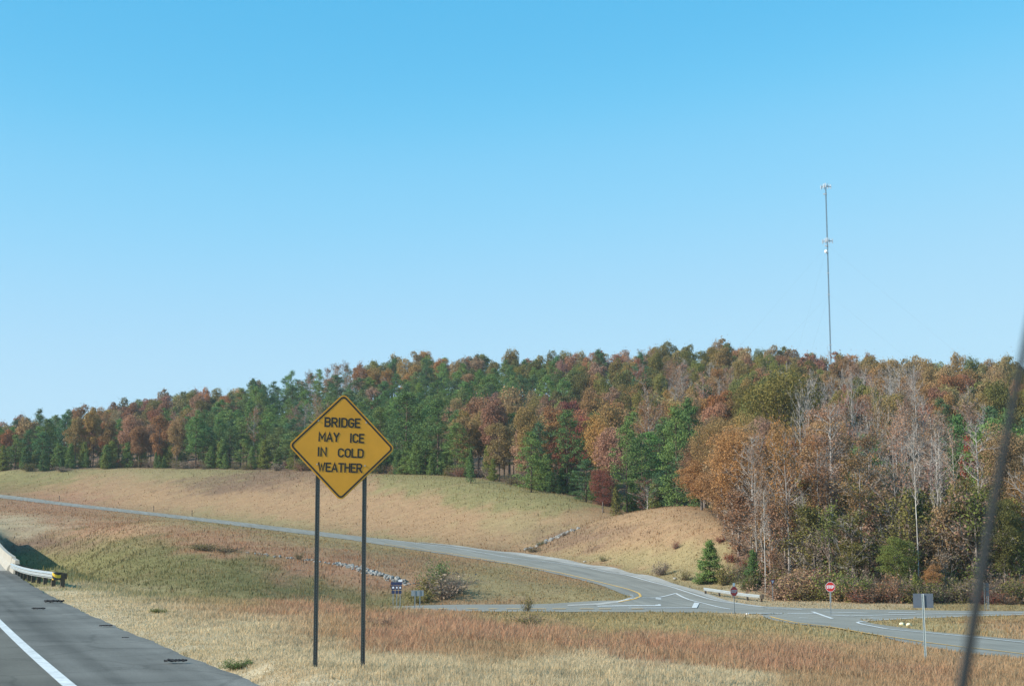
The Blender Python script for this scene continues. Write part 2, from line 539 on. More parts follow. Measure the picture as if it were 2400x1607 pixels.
_r = np.random.default_rng(5)
_ph = _r.uniform(0, 6.28, (14, 2))
_fr = _r.normal(0, 1, (14, 2))
def bumps(x, y, wl):            # smooth pseudo-noise, about -1..1
    s = np.zeros_like(x)
    for k in range(14):
        s += np.sin(_fr[k, 0] * x * 6.28 / wl + _ph[k, 0]) * np.cos(_fr[k, 1] * y * 6.28 / wl + _ph[k, 1])
    return s / 3.4

def axis(lo, hi, knots):
    """uneven axis: list of (position, step)"""
    pos, st = zip(*knots)
    out = [lo]
    while out[-1] < hi:
        out.append(out[-1] + np.interp(out[-1], pos, st))
    return np.array(out)
GX = axis(-700, 700, ((-700, 60), (-300, 20), (-160, 3), (-70, 0.9), (-20, 0.55), (25, 0.55), (70, 0.9), (160, 3), (300, 20), (700, 60)))
GY = axis(-120, 1500, ((-120, 15), (0, 2), (18, 0.5), (60, 0.6), (120, 0.9), (250, 1.6), (420, 2.6), (700, 9), (1100, 60), (1500, 80)))
gx, gy = np.meshgrid(GX, GY)
gx1, gy1 = gx.ravel(), gy.ravel()
gz = tps(np.clip(gx1, -600, 500), np.clip(gy1, -100, 1050))
far = sstep(800, 1300, gy1) + sstep(350, 700, np.abs(gx1))
gz = gz * (1 - np.clip(far, 0, 1)) + 8.0 * np.clip(far, 0, 1)
gz = np.clip(gz, -4.5, 75)
# let the slopes flow into each other
g2 = gz.reshape(gx.shape).copy()
for _ in range(16):
    g3 = g2.copy()
    g3[1:-1, 1:-1] = 0.25 * (g2[:-2, 1:-1] + g2[2:, 1:-1] + g2[1:-1, :-2] + g2[1:-1, 2:])
    g2 = g2 * 0.3 + g3 * 0.7
_wb = (sstep(85, 120, gy) * (1 - sstep(430, 480, gy)))
gz = (g2 * _wb + gz.reshape(gx.shape) * (1 - _wb)).ravel()
# highway embankment (open under the bridge)
t_ = road_t(gx1, gy1)
w = sstep(-34, -24, t_) * (1 - sstep(0.15, np.where(gy1 < 60, 0.9, 3.0), t_))
w *= 1 - sstep(90, 101, gy1) * (1 - sstep(206, 216, gy1))
w *= (gy1 < 700)
gz = gz * (1 - w) + (road_z(gy1) - 0.12) * w
# under the span the ground is the crossroad's cutting
w = sstep(-26, -18, t_) * (1 - sstep(0, 6, t_)) * sstep(94, 103, gy1) * (1 - sstep(180, 205, gy1))
gz = gz * (1 - w) + np.minimum(gz, -3.4) * w
GZ = gz.reshape(gx.shape)

def bil(G, x, y):
    x = np.asarray(x, dtype=float); y = np.asarray(y, dtype=float)
    i = np.clip(np.searchsorted(GX, x) - 1, 0, len(GX) - 2)
    j = np.clip(np.searchsorted(GY, y) - 1, 0, len(GY) - 2)
    u = np.clip((x - GX[i]) / (GX[i + 1] - GX[i]), 0, 1)
    v = np.clip((y - GY[j]) / (GY[j + 1] - GY[j]), 0, 1)
    return (G[j, i] * (1 - u) + G[j, i + 1] * u) * (1 - v) + (G[j + 1, i] * (1 - u) + G[j + 1, i + 1] * u) * v

def H(x, y):
    return float(bil(GZ, x, y))

def G(px, py, y0=12.0, y1=700.0):
    """where the view ray of a photograph pixel meets the ground"""
    d = ray(px, py)
    Y = np.concatenate((np.arange(y0, 200, 0.25), np.arange(200, y1, 0.8)))
    x = d[0] / d[1] * Y
    z = EYE + d[2] / d[1] * Y
    g = bil(GZ, x, Y)
    hit = np.nonzero(z <= g)[0]
    if not len(hit): return np.array((x[-1], Y[-1], g[-1]))
    i = hit[0]
    if i > 0:
        a = (z[i - 1] - g[i - 1]); b = (g[i] - z[i])
        k = a / (a + b + 1e-9)
        Yh = Y[i - 1] + (Y[i] - Y[i - 1]) * k
    else: Yh = Y[0]
    xx = d[0] / d[1] * Yh
    return np.array((xx, Yh, H(xx, Yh)))

# ------------------------------------------------------------------ which grass grows where
TAN = (0.56, 0.445, 0.285); RED = (0.45, 0.255, 0.158); GRN = (0.235, 0.212, 0.095); TGR = (0.395, 0.31, 0.16)
RTN = (0.435, 0.28, 0.16); DRK = (0.25, 0.16, 0.11); LIT = (0.20, 0.135, 0.09); LGR = (0.31, 0.27, 0.125)
HGT = {TAN: 0.11, RED: 0.27, GRN: 0.26, TGR: 0.14, RTN: 0.19, DRK: 0.4, LIT: 0.2, LGR: 0.3}
ZONES = [
 (400, 1400, TAN), (280, 1365, TAN), (650, 1500, TAN), (950, 1520, TAN), (600, 1440, TAN), (480, 1392, RTN), (700, 1388, RED), (900, 1425, RED), (1200, 1450, RED), (1500, 1478, RED),
 (1800, 1500, RED), (2100, 1540, RED), (1300, 1530, TAN), (1600, 1562, TAN), (2000, 1562, RTN), (2300, 1550, RTN), (1100, 1490, RTN), (190, 1370, TAN), (800, 1530, TAN), (1000, 1470, RED), (760, 1440, RTN),
 (1500, 1430, TGR), (1700, 1440, TGR), (1900, 1458, TGR), (2000, 1490, RTN), (1250, 1412, TGR), (1750, 1470, RTN), (2150, 1505, RTN), (1350, 1425, TGR),
 (200, 1270, GRN), (500, 1310, GRN), (700, 1350, GRN), (850, 1370, GRN), (250, 1325, GRN), (350, 1345, GRN), (450, 1357, GRN), (560, 1367, GRN), (180, 1310, GRN), (130, 1290, GRN), (300, 1240, GRN), (120, 1245, DRK), (350, 1290, GRN), (600, 1340, GRN),
 (50, 1200, TAN), (200, 1200, RED), (400, 1222, RED), (600, 1250, RED), (700, 1275, RED), (850, 1285, RED), (950, 1305, RTN), (450, 1190, TGR), (700, 1230, TGR), (900, 1258, TGR), (1100, 1310, TGR),
 (1250, 1350, TGR), (1100, 1378, RTN), (1300, 1322, RTN), (300, 1175, RTN), (120, 1165, RED), (550, 1290, GRN), (880, 1335, RED), (750, 1322, RED), (1350, 1375, TGR), (1180, 1350, TGR), (1050, 1275, RTN),
 (100, 1130, RED), (50, 1078, LGR), (30, 1115, GRN), (300, 1110, RTN), (500, 1105, DRK), (400, 1085, TGR), (450, 1078, LGR), (600, 1150, RTN), (900, 1150, RTN), (1000, 1180, RTN), (1100, 1125, LGR), (1250, 1150, LGR),
 (1200, 1205, TGR), (1100, 1222, RTN), (1330, 1190, RTN), (1500, 1180, RTN), (1450, 1240, RTN), (1600, 1200, RTN), (1500, 1268, TGR), (1650, 1290, TGR), (700, 1110, RTN), (400, 1150, RTN), (850, 1200, RTN), (640, 1100, DRK), (1000, 1110, LGR), (1320, 1220, DRK),
 (2000, 1388, TAN), (2200, 1386, TGR), (1800, 1375, TAN), (2320, 1388, TGR), (2300, 1425, RTN), (2150, 1430, TGR), (1700, 1345, TAN), (1600, 1330, TGR)]
ZNP = np.array([(a[0] * K, a[1] * K) for a in ZONES])
ZNC = np.array([a[2] for a in ZONES])
ZNH = np.array([HGT[a[2]] for a in ZONES])
TL = np.array([(-500, 430), (-200, 428), (0, 420), (100, 408), (300, 410), (450, 398), (600, 383), (900, 343), (1100, 316), (1250, 293), (1380, 270), (1450, 262), (1560, 245), (1630, 230), (1665, 212), (1695, 190), (1725, 174), (1760, 164), (1800, 159), (2000, 152), (2400, 149), (3000, 148)], dtype=float)
def treeline(px): return np.interp(px, TL[:, 0], TL[:, 1])

def zone(x, y, z):
    """vegetation colour and height at ground points"""
    px, py = proj(x, y, z)
    col = np.empty((len(x), 3)); hgt = np.empty(len(x))
    jx = bumps(x, y, 9.0) * 45 + bumps(x + 50, y, 3.0) * 16
    jy = bumps(x, y + 77, 11.0) * 9 + bumps(x - 31, y, 2.6) * 4
    for i in range(0, len(x), 20000):
        s = slice(i, i + 20000)
        d = ((px[s, None] + jx[s, None] - ZNP[None, :, 0]) / 95.0) ** 2 + ((py[s, None] + jy[s, None] - ZNP[None, :, 1]) / 19.0) ** 2
        d -= d.min(1, keepdims=True)
        wgt = np.exp(-d * 0.9)
        wgt /= wgt.sum(1, keepdims=True)
        col[s] = wgt @ ZNC
        hgt[s] = wgt @ ZNH
    s1 = sstep(0.15, 0.9, bumps(x * 0.8 + y * 0.45, y * 1.6 - x * 0.3, 6.0))[:, None] * 0.55
    s2 = sstep(0.3, 1.0, bumps(x + 200, y - 90, 5.0))[:, None] * 0.4
    col = col * (1 - s1) + (col * 0.5 + np.array((0.43, 0.325, 0.175)) * 0.5) * s1
    col = col * (1 - s2) + (col * 0.6 + np.array(DRK) * 0.4) * s2
    col = col * (1 - 0.15 * sstep(95, 150, y))[:, None]
    f = sstep(-4, 6, y - treeline(px))[:, None]
    col = col * (1 - f) + np.array(LIT) * f
    hgt = hgt * (1 - f[:, 0]) + 0.25 * f[:, 0]
    return col, hgt, f[:, 0]

def set_col(me, name, rgb, domain):
    a = me.attributes.new(name, 'FLOAT_COLOR', domain)
    c = np.ones((len(rgb), 4), dtype=np.float32)
    c[:, :3] = rgb
    a.data.foreach_set("color", c.ravel())

m_ground = mat_attr("ground_cover", var=0.2, scale=0.6, fine=5.0, bump=0.5)
gcol, ghgt, gfor = zone(gx1, gy1, gz)
ny, nx = gx.shape
ii = np.arange((ny - 1) * (nx - 1))
r0 = ii // (nx - 1); c0 = ii % (nx - 1)
q = np.stack((r0 * nx + c0, r0 * nx + c0 + 1, (r0 + 1) * nx + c0 + 1, (r0 + 1) * nx + c0), -1)
me = mesh_np("ground", np.stack((gx1, gy1, gz), -1), [q], m_ground, smooth=True)
set_col(me, "Col", gcol * 0.86, 'POINT')
o = link(bpy.data.objects.new("ground", me)); tag(o, kind='structure')

# ------------------------------------------------------------------ roads
m_lane = mat_asphalt("lane_asphalt", (0.140, 0.132, 0.112), streak=0.12, crack=0.2)
m_shoulder = mat_asphalt("shoulder_asphalt", (0.148, 0.143, 0.128), streak=0.25, var=0.2, crack=0.22)
m_road = mat_asphalt("road_asphalt", (0.25, 0.238, 0.205), along=(1, 0.0), streak=0.16, var=0.08)
m_ramp = mat_asphalt("ramp_asphalt", (0.25, 0.238, 0.205), along=(0.27, -0.96), streak=0.16, var=0.08)
m_gravel = mat_asphalt("pale_gravel", (0.36, 0.342, 0.305), streak=0.1, var=0.2)
m_white = mat_plain("white_road_paint", (0.60, 0.60, 0.58), 0.7, var=0.28, scale=5)
m_yellow = mat_plain("yellow_road_paint", (0.72, 0.42, 0.10), 0.7, var=0.15, scale=2)
m_conc = mat_plain("pale_concrete", (0.34, 0.315, 0.265), 0.85, var=0.14, scale=1.2, bump=0.2)

def strip_t(name, t0, t1, Ys, dz, mat, kind='structure', nt_=2):
    """a strip along the highway between two offsets from the shoulder edge"""
    v = []
    for Y in Ys:
        for k in range(nt_ + 1):
            t = t0 + (t1 - t0) * k / nt_
            x = float(edge_x(Y)) + t / 0.928
            v.append((x, Y, float(road_z(Y)) + dz))
    n = nt_ + 1
    f = [[i * n + k, i * n + k + 1, (i + 1) * n + k + 1, (i + 1) * n + k] for i in range(len(Ys) - 1) for k in range(nt_)]
    me = mesh_np(name, v, [f], mat, smooth=True)
    o = link(bpy.data.objects.new(name, me))
    if kind: tag(o, kind=kind)
    return o
YA = list(np.arange(-60, 92.1, 2)); YB = list(np.arange(212, 430, 4))
strip_t("highway", -13.5, -2.75, YA, 0.0, m_lane)
strip_t("highway", -13.5, -2.75, YB, 0.0, m_lane)
# ragged outer edge of the shoulder
def ragged(name, Ys, tin, dz, mat):
    v = []; f = []
    for i, Y in enumerate(Ys):
        e = 0.025 * math.sin(Y * 2.1) + 0.03 * math.sin(Y * 0.77 + 1) + 0.015 * math.sin(Y * 5.3)
        for t in (tin, tin * 0.5, e, e + 0.03):
            v.append((float(edge_x(Y)) + t / 0.928, Y, float(road_z(Y)) + (dz if t <= e else -0.08)))
        if i:
            a = (i - 1) * 4
            f += [[a + k, a + k + 1, a + k + 5, a + k + 4] for k in range(3)]
    o = link(bpy.data.objects.new(name, mesh_np(name, v, [f], mat)))
    return tag(o, kind='structure')
ragged("shoulder", list(np.arange(-60, 92.1, 0.5)), -2.75, 0.0, m_shoulder)
ragged("shoulder", YB, -2.75, 0.0, m_shoulder)
strip_t("edge_line", -2.78, -2.58, list(np.arange(-60, 92, 1)), 0.006, m_white, nt_=1)
# long crack and tar seam along the lane
strip_t("road_seam", -4.32, -4.28, list(np.arange(-20, 92, 2)), 0.004, mat_plain("seam_tar", (0.06, 0.065, 0.07), 0.8), nt_=1)

def resample(pts, n):
    p = np.asarray(pts, dtype=float)
    s = np.concatenate(([0], np.cumsum(np.hypot(*np.diff(p[:, :2], axis=0).T))))
    u = np.linspace(0, s[-1], n)
    return np.stack([np.interp(u, s, p[:, k]) for k in range(p.shape[1])], -1)

def smooth_poly(p, it=2):
    p = np.asarray(p, dtype=float)
    for _ in range(it):
        q = p.copy()
        q[1:-1] = 0.25 * p[:-2] + 0.5 * p[1:-1] + 0.25 * p[2:]
        p = q
    return p

def sheet(name, A, B, dz, mat, n=90, m=10, kind='structure'):
    """pavement between two edge lines (world x,y), laid on the ground"""
    A = smooth_poly(resample(A, n)); B = smooth_poly(resample(B, n))
    v = []
    for a, b in zip(A, B):
        for k in range(m + 1):
            u = k / m
            x, y = a[0] * (1 - u) + b[0] * u, a[1] * (1 - u) + b[1] * u
            v.append((x, y, 0))
    v = np.array(v)
    v[:, 2] = bil(GZ, v[:, 0], v[:, 1]) + dz
    f = [[i * (m + 1) + k, i * (m + 1) + k + 1, (i + 1) * (m + 1) + k + 1, (i + 1) * (m + 1) + k] for i in range(n - 1) for k in range(m)]
    o = link(bpy.data.objects.new(name, mesh_np(name, v, [f], mat, smooth=True)))
    if kind: tag(o, kind=kind)
    return o

def stripe(name, pts, w, dz, mat, n=40, dash=None):
    """a painted line of width w along world points"""
    p = smooth_poly(resample(pts, n))
    d = np.gradient(p[:, :2], axis=0)
    d /= np.linalg.norm(d, axis=1, keepdims=True) + 1e-9
    nrm = np.stack((-d[:, 1], d[:, 0]), -1) * w / 2
    v = []
    for a, k in zip(p, nrm):
        v += [(a[0] + k[0], a[1] + k[1]), (a[0], a[1]), (a[0] - k[0], a[1] - k[1])]
    v = np.array(v)
    v = np.column_stack((v, bil(GZ, v[:, 0], v[:, 1]) + dz))
    f = []
    for i in range(n - 1):
        f += [[i * 3, i * 3 + 1, i * 3 + 4, i * 3 + 3], [i * 3 + 1, i * 3 + 2, i * 3 + 5, i * 3 + 4]]
    o = link(bpy.data.objects.new(name, mesh_np(name, v, [f], mat)))
    return tag(o, kind='structure')

def GG(pts): return [G(*p)[:2] for p in pts]
def pl(pts, zr=ZR):             # pixels on the level junction area
    out = []
    for px, py in pts:
        d = ray(px, py); k = -zr / d[2]
        out.append((d[0] * k, d[1] * k))
    return out

# crossroad
xl_far = [(-80, 122), (-45, 127), (-25, 130.5)]; xl_near = [(-80, 110.5), (-45, 115), (-25, 118)]
cr_far = xl_far + pl([(930, 1424), (1063, 1423.4), (1200, 1422.6), (1400, 1421.5), (1600, 1421.5), (1700, 1423), (1785, 1424), (1890, 1428.5), (1980, 1430.5), (2060, 1432), (2184, 1434), (2325, 1435.6), (2400, 1435.8), (2700, 1437)])
cr_near = xl_near + pl([(930, 1436.5), (1100, 1437), (1400, 1438), (1640, 1439), (1750, 1442.5), (1850, 1443), (1950, 1452), (2060, 1459), (2146, 1454.6), (2280, 1449.5), (2400, 1445.5), (2700, 1441.5)])
ZC, ZRP, ZOF, ZM = 0.05, 0.058, 0.066, 0.09
sheet("crossroad", cr_far, cr_near, ZC, m_road, n=140, m=8)
# far ramp: pale gravel edge, pavement
fe = [P(0, 1161, 378), P(185, 1181.5, 351)] 
rfl, rnl = [], []
for i in range(7):
    p = rp[i]; d = rp[min(i + 1, len(rp) - 1)] - rp[max(i - 1, 0)]
    n = np.array((-d[1], d[0])) / np.hypot(d[0], d[1])
    hwid = 3.7 + 0.05 * i
    if n[1] < 0: n = -n
    rfl.append((p[0] + n[0] * hwid, p[1] + n[1] * hwid)); rnl.append((p[0] - n[0] * hwid, p[1] - n[1] * hwid))
rf = rfl + GG([(1063, 1280), (1218, 1299), (1330, 1317), (1450, 1340), (1550, 1364), (1640, 1390), (1700, 1410), (1790, 1424)])
rn = rnl + GG([(1063, 1302), (1218, 1326), (1305, 1346), (1400, 1369)])
rend = GG([(1440, 1384), (1500, 1405), (1600, 1424), (1790, 1432)])
sheet("ramp", rf, rn + rend, ZRP, m_ramp, n=150, m=10)
# pavement round the nose of the infield
sheet("ramp", GG([(1330, 1343), (1410, 1364), (1474, 1380), (1506, 1394), (1520, 1408), (1560, 1423)]), GG([(1310, 1347), (1400, 1370), (1462, 1387), (1484, 1398), (1470, 1408), (1390, 1420)]), ZRP + 0.008, m_ramp, n=60, m=6)
gv_o = GG([(980, 1270), (1063, 1277.5), (1218, 1295.5), (1330, 1312), (1450, 1333), (1550, 1357), (1640, 1385), (1700, 1406.5), (1790, 1421.5)])
gv_i = GG([(980, 1270.5), (1063, 1280), (1218, 1302), (1330, 1321), (1450, 1344), (1550, 1368), (1640, 1393), (1700, 1411), (1790, 1423.5)])
sheet("gravel_edge", gv_o, gv_i, ZRP + 0.012, m_gravel, n=120, m=4)
sheet("gravel_edge", GG([(1483, 1394), (1487, 1400), (1470, 1410), (1400, 1419), (1330, 1421)]), GG([(1475, 1394), (1478, 1400), (1462, 1407), (1395, 1415), (1330, 1418)]), ZRP + 0.02, m_gravel, n=50, m=3)
# off-ramp coming towards us
of_n = pl([(1778, 1444.5), (1814, 1461), (1858, 1469.5), (1980, 1483), (2060, 1499)], ZR) + GG([(2166, 1518), (2272, 1534), (2400, 1547), (2600, 1568), (2900, 1600)])
of_f = pl([(1960, 1441), (2000, 1448), (2022, 1460), (2042, 1466), (2078, 1472)], ZR) + GG([(2183, 1481.5), (2290, 1491.5), (2400, 1501), (2600, 1517), (2900, 1540)])
sheet("off_ramp", of_n, of_f, ZOF, m_ramp, n=120, m=10)
# painted marks
MK = "road_marking"
for px, w in (([(900, 1263.5), (1063, 1284), (1200, 1308), (1326, 1323), (1453, 1346), (1579, 1378), (1640, 1398), (1713, 1414), (1785, 1423.6), (1887, 1429)], 0.26),):
    stripe(MK, GG(px), w, ZM, m_white, n=120)
stripe(MK, GG([(900, 1275), (1063, 1298.5), (1200, 1322), (1305, 1341), (1410, 1366), (1474, 1382), (1498, 1391), (1502, 1398), (1490, 1405), (1450, 1412)]), 0.24, ZM, m_yellow, n=120)
for a, b, w in (((1400, 1426.4), (1549, 1425.6), 0.8), ((1474, 1429.2), (1628, 1428.6), 0.8), ((1445, 1423), (1584, 1409.6), 0.24), ((1584, 1409.6), (1713, 1432), 0.26), ((1753, 1442), (1833, 1442.3), 0.75), ((1846, 1442.3), (1913, 1442.2), 0.75),
                ((1904, 1438.3), (1951, 1455), 0.28), ((1931, 1438.8), (2034, 1441.8), 0.6), ((1945, 1446.2), (1993, 1448.4), 0.6), ((2082, 1440.2), (2146, 1440.6), 0.6), ((1993, 1448.4), (2164, 1444), 0.45), ((1800, 1431), (1880, 1432.5), 0.5), ((2164, 1444), (2400, 1441), 0.45), ((880, 1429.5), (950, 1428), 0.3)):
    stripe(MK, pl([a, b]), w, ZM, m_white, n=12)
stripe(MK, pl([(2400, 1445), (2146, 1453.6), (2060, 1458.6), (2024, 1461.6), (2008, 1464.6), (2020, 1469)], ZR) + GG([(2078, 1476), (2180, 1485.7), (2283, 1495.7), (2400, 1508), (2600, 1525)]), 0.22, ZM + 0.004, m_white, n=120)
stripe(MK, pl([(1805, 1449.6), (1829, 1457), (1863, 1466.4), (1941, 1477)]) + GG([(2044, 1488.5), (2180, 1509), (2254, 1518.5), (2400, 1535), (2600, 1556)]), 0.22, ZM, m_yellow, n=100)
for a, b in ((981, 1007), (1027, 1050), (1094, 1120), (1146, 1166), (1187, 1218), (1243, 1280), (1295, 1326), (1359, 1392), (1404, 1432), (1480, 1508)):
    stripe(MK, pl([(a, 1430.6), (b, 1430.9)]), 0.8, ZM, m_yellow, n=6)
def quad_mark(px):
    v = [(*p, 0) for p in pl(px)]
    v = [(x, y, H(x, y) + ZM + 0.006) for x, y, _ in v]
    o = link(bpy.data.objects.new(MK, mesh_np(MK, v, [[list(range(len(v)))]], m_white))); tag(o, kind='structure')
quad_mark([(1537, 1415), (1550, 1414.7), (1548.5, 1426), (1536, 1426)])
quad_mark([(1627.5, 1420.3), (1639.5, 1420.8), (1633, 1429.2), (1621, 1429)])
def arrow(cx, cy, w):           # lane arrow: head to the left
    x, y = pl([(cx, cy)])[0]
    s = w
    out = [(-1.3, 0), (-0.3, 1.5), (-0.3, 0.55), (1.3, 0.4), (1.3, -0.4), (-0.3, -0.55), (-0.3, -1.5)]
    v = [(x + a * s, y + b * s, H(x, y) + ZM + 0.006) for a, b in out]
    o = link(bpy.data.objects.new(MK, mesh_np(MK, v, [[[0, 1, 6]], [[2, 3, 4, 5]]], m_white))); tag(o, kind='structure')
arrow(1882, 1453.6, 0.28); arrow(2052, 1454, 0.4)
# ------------------------------------------------------------------ bridge, barrier, guardrails
m_dark_conc = mat_plain("weathered_concrete", (0.40, 0.37, 0.31), 0.9, var=0.2, scale=0.8)
m_galv = mat_plain("galvanised_steel", (0.40, 0.43, 0.435), 0.45, metal=0.25, var=0.12, scale=3)
m_postgrey = mat_plain("grey_steel_post", (0.30, 0.33, 0.34), 0.55, metal=0.2, var=0.15, scale=8)
m_wood = mat_plain("dark_timber", (0.10, 0.075, 0.055), 0.9, var=0.3, scale=9)
m_black = mat_plain("black_rubber", (0.018, 0.018, 0.02), 0.8, var=0.3, scale=12)
m_signyellow = mat_plain("yellow_sheeting", (0.78, 0.345, 0.028), 0.38, var=0.09, scale=1.6)
m_signblack = mat_plain("black_legend", (0.035, 0.033, 0.028), 0.6, var=0.1)
m_signred = mat_plain("red_sheeting", (0.58, 0.03, 0.022), 0.5, var=0.06)
m_signred_shade = mat_plain("shaded_red_sheeting", (0.46, 0.035, 0.03), 0.6, var=0.08)  # stop sign red darkened: shade of the turned-away face put into the colour
m_signwhite = mat_plain("white_sheeting", (0.78, 0.78, 0.80), 0.5, var=0.05)
m_signblue = mat_plain("navy_sheeting", (0.025, 0.035, 0.09), 0.5, var=0.1)
m_alu = mat_plain("grey_sign_back", (0.12, 0.145, 0.18), 0.5, metal=0.25, var=0.08, scale=4)
m_alu2 = mat_plain("pale_sign_back", (0.22, 0.25, 0.27), 0.5, metal=0.2, var=0.08, scale=4)

def sweep(name, prof, Ys, mat, parent, smooth=False):
    """sweep a (t, height) profile along the highway edge"""
    mb = MB(); n = len(prof); v = []; f = []
    for Y in Ys:
        for t, h in prof:
            v.append((float(edge_x(Y)) + t * 1.0, Y + t * 0.0, float(road_z(Y)) + h))
    for i in range(len(Ys) - 1):
        for k in range(n):
            a, b = i * n + k, i * n + (k + 1) % n
            f.append((a, b, b + n, a + n))
    f += [tuple(range(n)), tuple((len(Ys) - 1) * n + k for k in range(n - 1, -1, -1))]
    mb.add(v, f)
    return mb.build(name, mat, parent, smooth)
bx, by = float(edge_x(120)), 120.0
bridge = tag(empty("bridge"), "concrete highway bridge deck with a pale parapet at the left edge", "bridge")
YD = list(np.arange(92, 212.1, 2))
sweep("deck", [(-15, 0.004), (0.42, 0.004), (0.42, -0.9), (-15, -0.9)], YD, m_conc, bridge)
sweep("barrier", [(-0.30, 0.006), (-0.24, 0.22), (-0.08, 0.40), (-0.03, 0.84), (0.22, 0.84), (0.30, 0.006)], list(np.arange(92, 216, 2)), m_conc, bridge)
sweep("barrier", [(-0.20, -0.3), (-0.06, 0.45), (-0.02, 0.76), (0.2, 0.76), (0.3, -0.3)], [86.6, 88.5, 90.3, 91.98], m_conc, bridge)
for Yg in (100.0,):
    pass
for k, tt in enumerate((-0.9, -5.0, -9.5, -14.0)):
    sweep("girder", [(tt - 0.3, -0.9), (tt + 0.3, -0.9), (tt + 0.3, -1.9), (tt - 0.3, -1.9)], [93, 132, 172, 211], m_dark_conc, bridge)
mb = MB()
for Yp in (112, 145, 178):
    for tt in (-1.5, -7, -12.5):
        x = float(edge_x(Yp)) + tt
        mb = MB(); z1 = float(road_z(Yp)) - 1.9
        mb.tube([(x, Yp, H(x, Yp) - 0.6), (x, Yp, z1)], 0.5, 12)
        mb.build("pier", m_dark_conc, bridge, True)

def w_beam(path, height):
    """W-shaped guardrail beam along ground points, returns MB"""
    prof = [(0.0, 0.155), (0.0, 0.12), (0.075, 0.085), (0.075, 0.055), (0.0, 0.02), (0.0, -0.02), (0.075, -0.055), (0.075, -0.085), (0.0, -0.12), (0.0, -0.155)]
    back = [(u - 0.012, z) for u, z in reversed(prof)]
    prof = prof + back
    mb = MB(); v = []; f = []; n = len(prof)
    path = np.asarray(path)
    for i, p in enumerate(path):
        d = path[min(i + 1, len(path) - 1)] - path[max(i - 1, 0)]
        nn = np.array((d[1], -d[0])) / np.hypot(d[0], d[1])
        for u, z in prof:
            v.append((p[0] + nn[0] * u, p[1] + nn[1] * u, p[2] + height + z))
    for i in range(len(path) - 1):
        for k in range(n):
            a, b = i * n + k, i * n + (k + 1) % n
            f.append((a, b, b + n, a + n))
    f += [tuple(range(n)), tuple((len(path) - 1) * n + k for k in range(n))]
    return mb.add(v, f)

def guardrail(path, label, end_mat, spacing=1.9):
    path = resample(path, 60)
    path[:, 2] = bil(GZ, path[:, 0], path[:, 1])
    root = tag(empty("guardrail", tuple(path[0])), label, "guardrail")
    off = -path[0]
    w_beam(path + off, 0.55).build("beam", m_galv, root, False)
    L = np.sum(np.hypot(*np.diff(path[:, :2], axis=0).T))
    k = max(2, int(L / spacing))
    pp = resample(path, k + 1)
    for i in range(k + 1):
        d = pp[min(i + 1, k)] - pp[max(i - 1, 0)]
        nn = np.array((d[1], -d[0])) / np.hypot(d[0], d[1])
        c = pp[i] - np.array((nn[0], nn[1], 0)) * 0.2 + off
        M = Matrix.Translation(Vector(c)) @ Matrix.Rotation(math.atan2(d[1], d[0]), 4, 'Z')
        MB().box(-0.06, 0.06, -0.09, 0.1, -0.3, 0.69, M).build("post", m_wood, root)
        MB().box(-0.07, 0.07, 0.105, 0.185, 0.42, 0.68, M).build("spacer_block", m_wood, root)
    return root, pp + off
gp = []
for Y, t in ((87.5, -0.2), (84, -0.12), (80, 0.02), (76, 0.25), (72.5, 0.6), (69.5, 1.05)):
    x = float(edge_x(Y)) + t / 0.928 + (0.0)
    gp.append((x, Y, 0))
gr, pp = guardrail(gp, "short guardrail flaring off the bridge parapet, black and yellow striped end", None)
# striped end marker of that guardrail
m_haz, nt, out = new_mat("black_yellow_stripes")
tc = nnode(nt, "ShaderNodeTexCoord"); sp = nnode(nt, "ShaderNodeSeparateXYZ")
nt.links.new(tc.outputs['Object'], sp.inputs[0])
ad = nnode(nt, "ShaderNodeMath", operation='ADD'); nt.links.new(sp.outputs[0], ad.inputs[0]); nt.links.new(sp.outputs[2], ad.inputs[1])
ml = nnode(nt, "ShaderNodeMath", operation='MULTIPLY'); ml.inputs[1].default_value = 3.6; nt.links.new(ad.outputs[0], ml.inputs[0])
fr = nnode(nt, "ShaderNodeMath", operation='FRACT'); nt.links.new(ml.outputs[0], fr.inputs[0])
gt = nnode(nt, "ShaderNodeMath", operation='GREATER_THAN'); gt.inputs[1].default_value = 0.5; nt.links.new(fr.outputs[0], gt.inputs[0])
mx = nnode(nt, "ShaderNodeMix", data_type='RGBA'); mx.inputs[6].default_value = (0.75, 0.48, 0.03, 1); mx.inputs[7].default_value = (0.02, 0.02, 0.02, 1)
nt.links.new(gt.outputs[0], mx.inputs[0])
b = nnode(nt, "ShaderNodeBsdfPrincipled"); b.inputs['Roughness'].default_value = 0.5
nt.links.new(mx.outputs[2], b.inputs['Base Color']); nt.links.new(b.outputs[0], out.inputs[0])
mb = MB()
rows = []
for i in range(9):
    an = math.pi * (i / 8 - 0.5)
    rows.append((0.16 * math.cos(an) - 0.06, -0.24 * math.sin(an)))
v = [(x, y - 0.02, z) for z in (0.38, 0.72) for x, y in rows]
f = [(i, i + 1, i + 10, i + 9) for i in range(8)] + [tuple(range(8, -1, -1)), tuple(range(9, 18))]
mb.add(v, f).build("end_marker", m_haz, gr, loc=tuple(pp[-1])).rotation_euler = (0, 0, -0.9)
g2 = [G(1650, 1392)[:2], G(1690, 1398)[:2], G(1730, 1404)[:2], G(1781, 1410)[:2]]
gr2, pp2 = guardrail([(*p, 0) for p in g2], "pale guardrail curving along the verge behind the dark stop sign", None)
MB().box(-0.1, 0.14, -0.25, 0.1, 0.34, 0.78).build("end_block", m_wood, gr2, loc=tuple(pp2[-1] + np.array((0.25, 0, 0))))

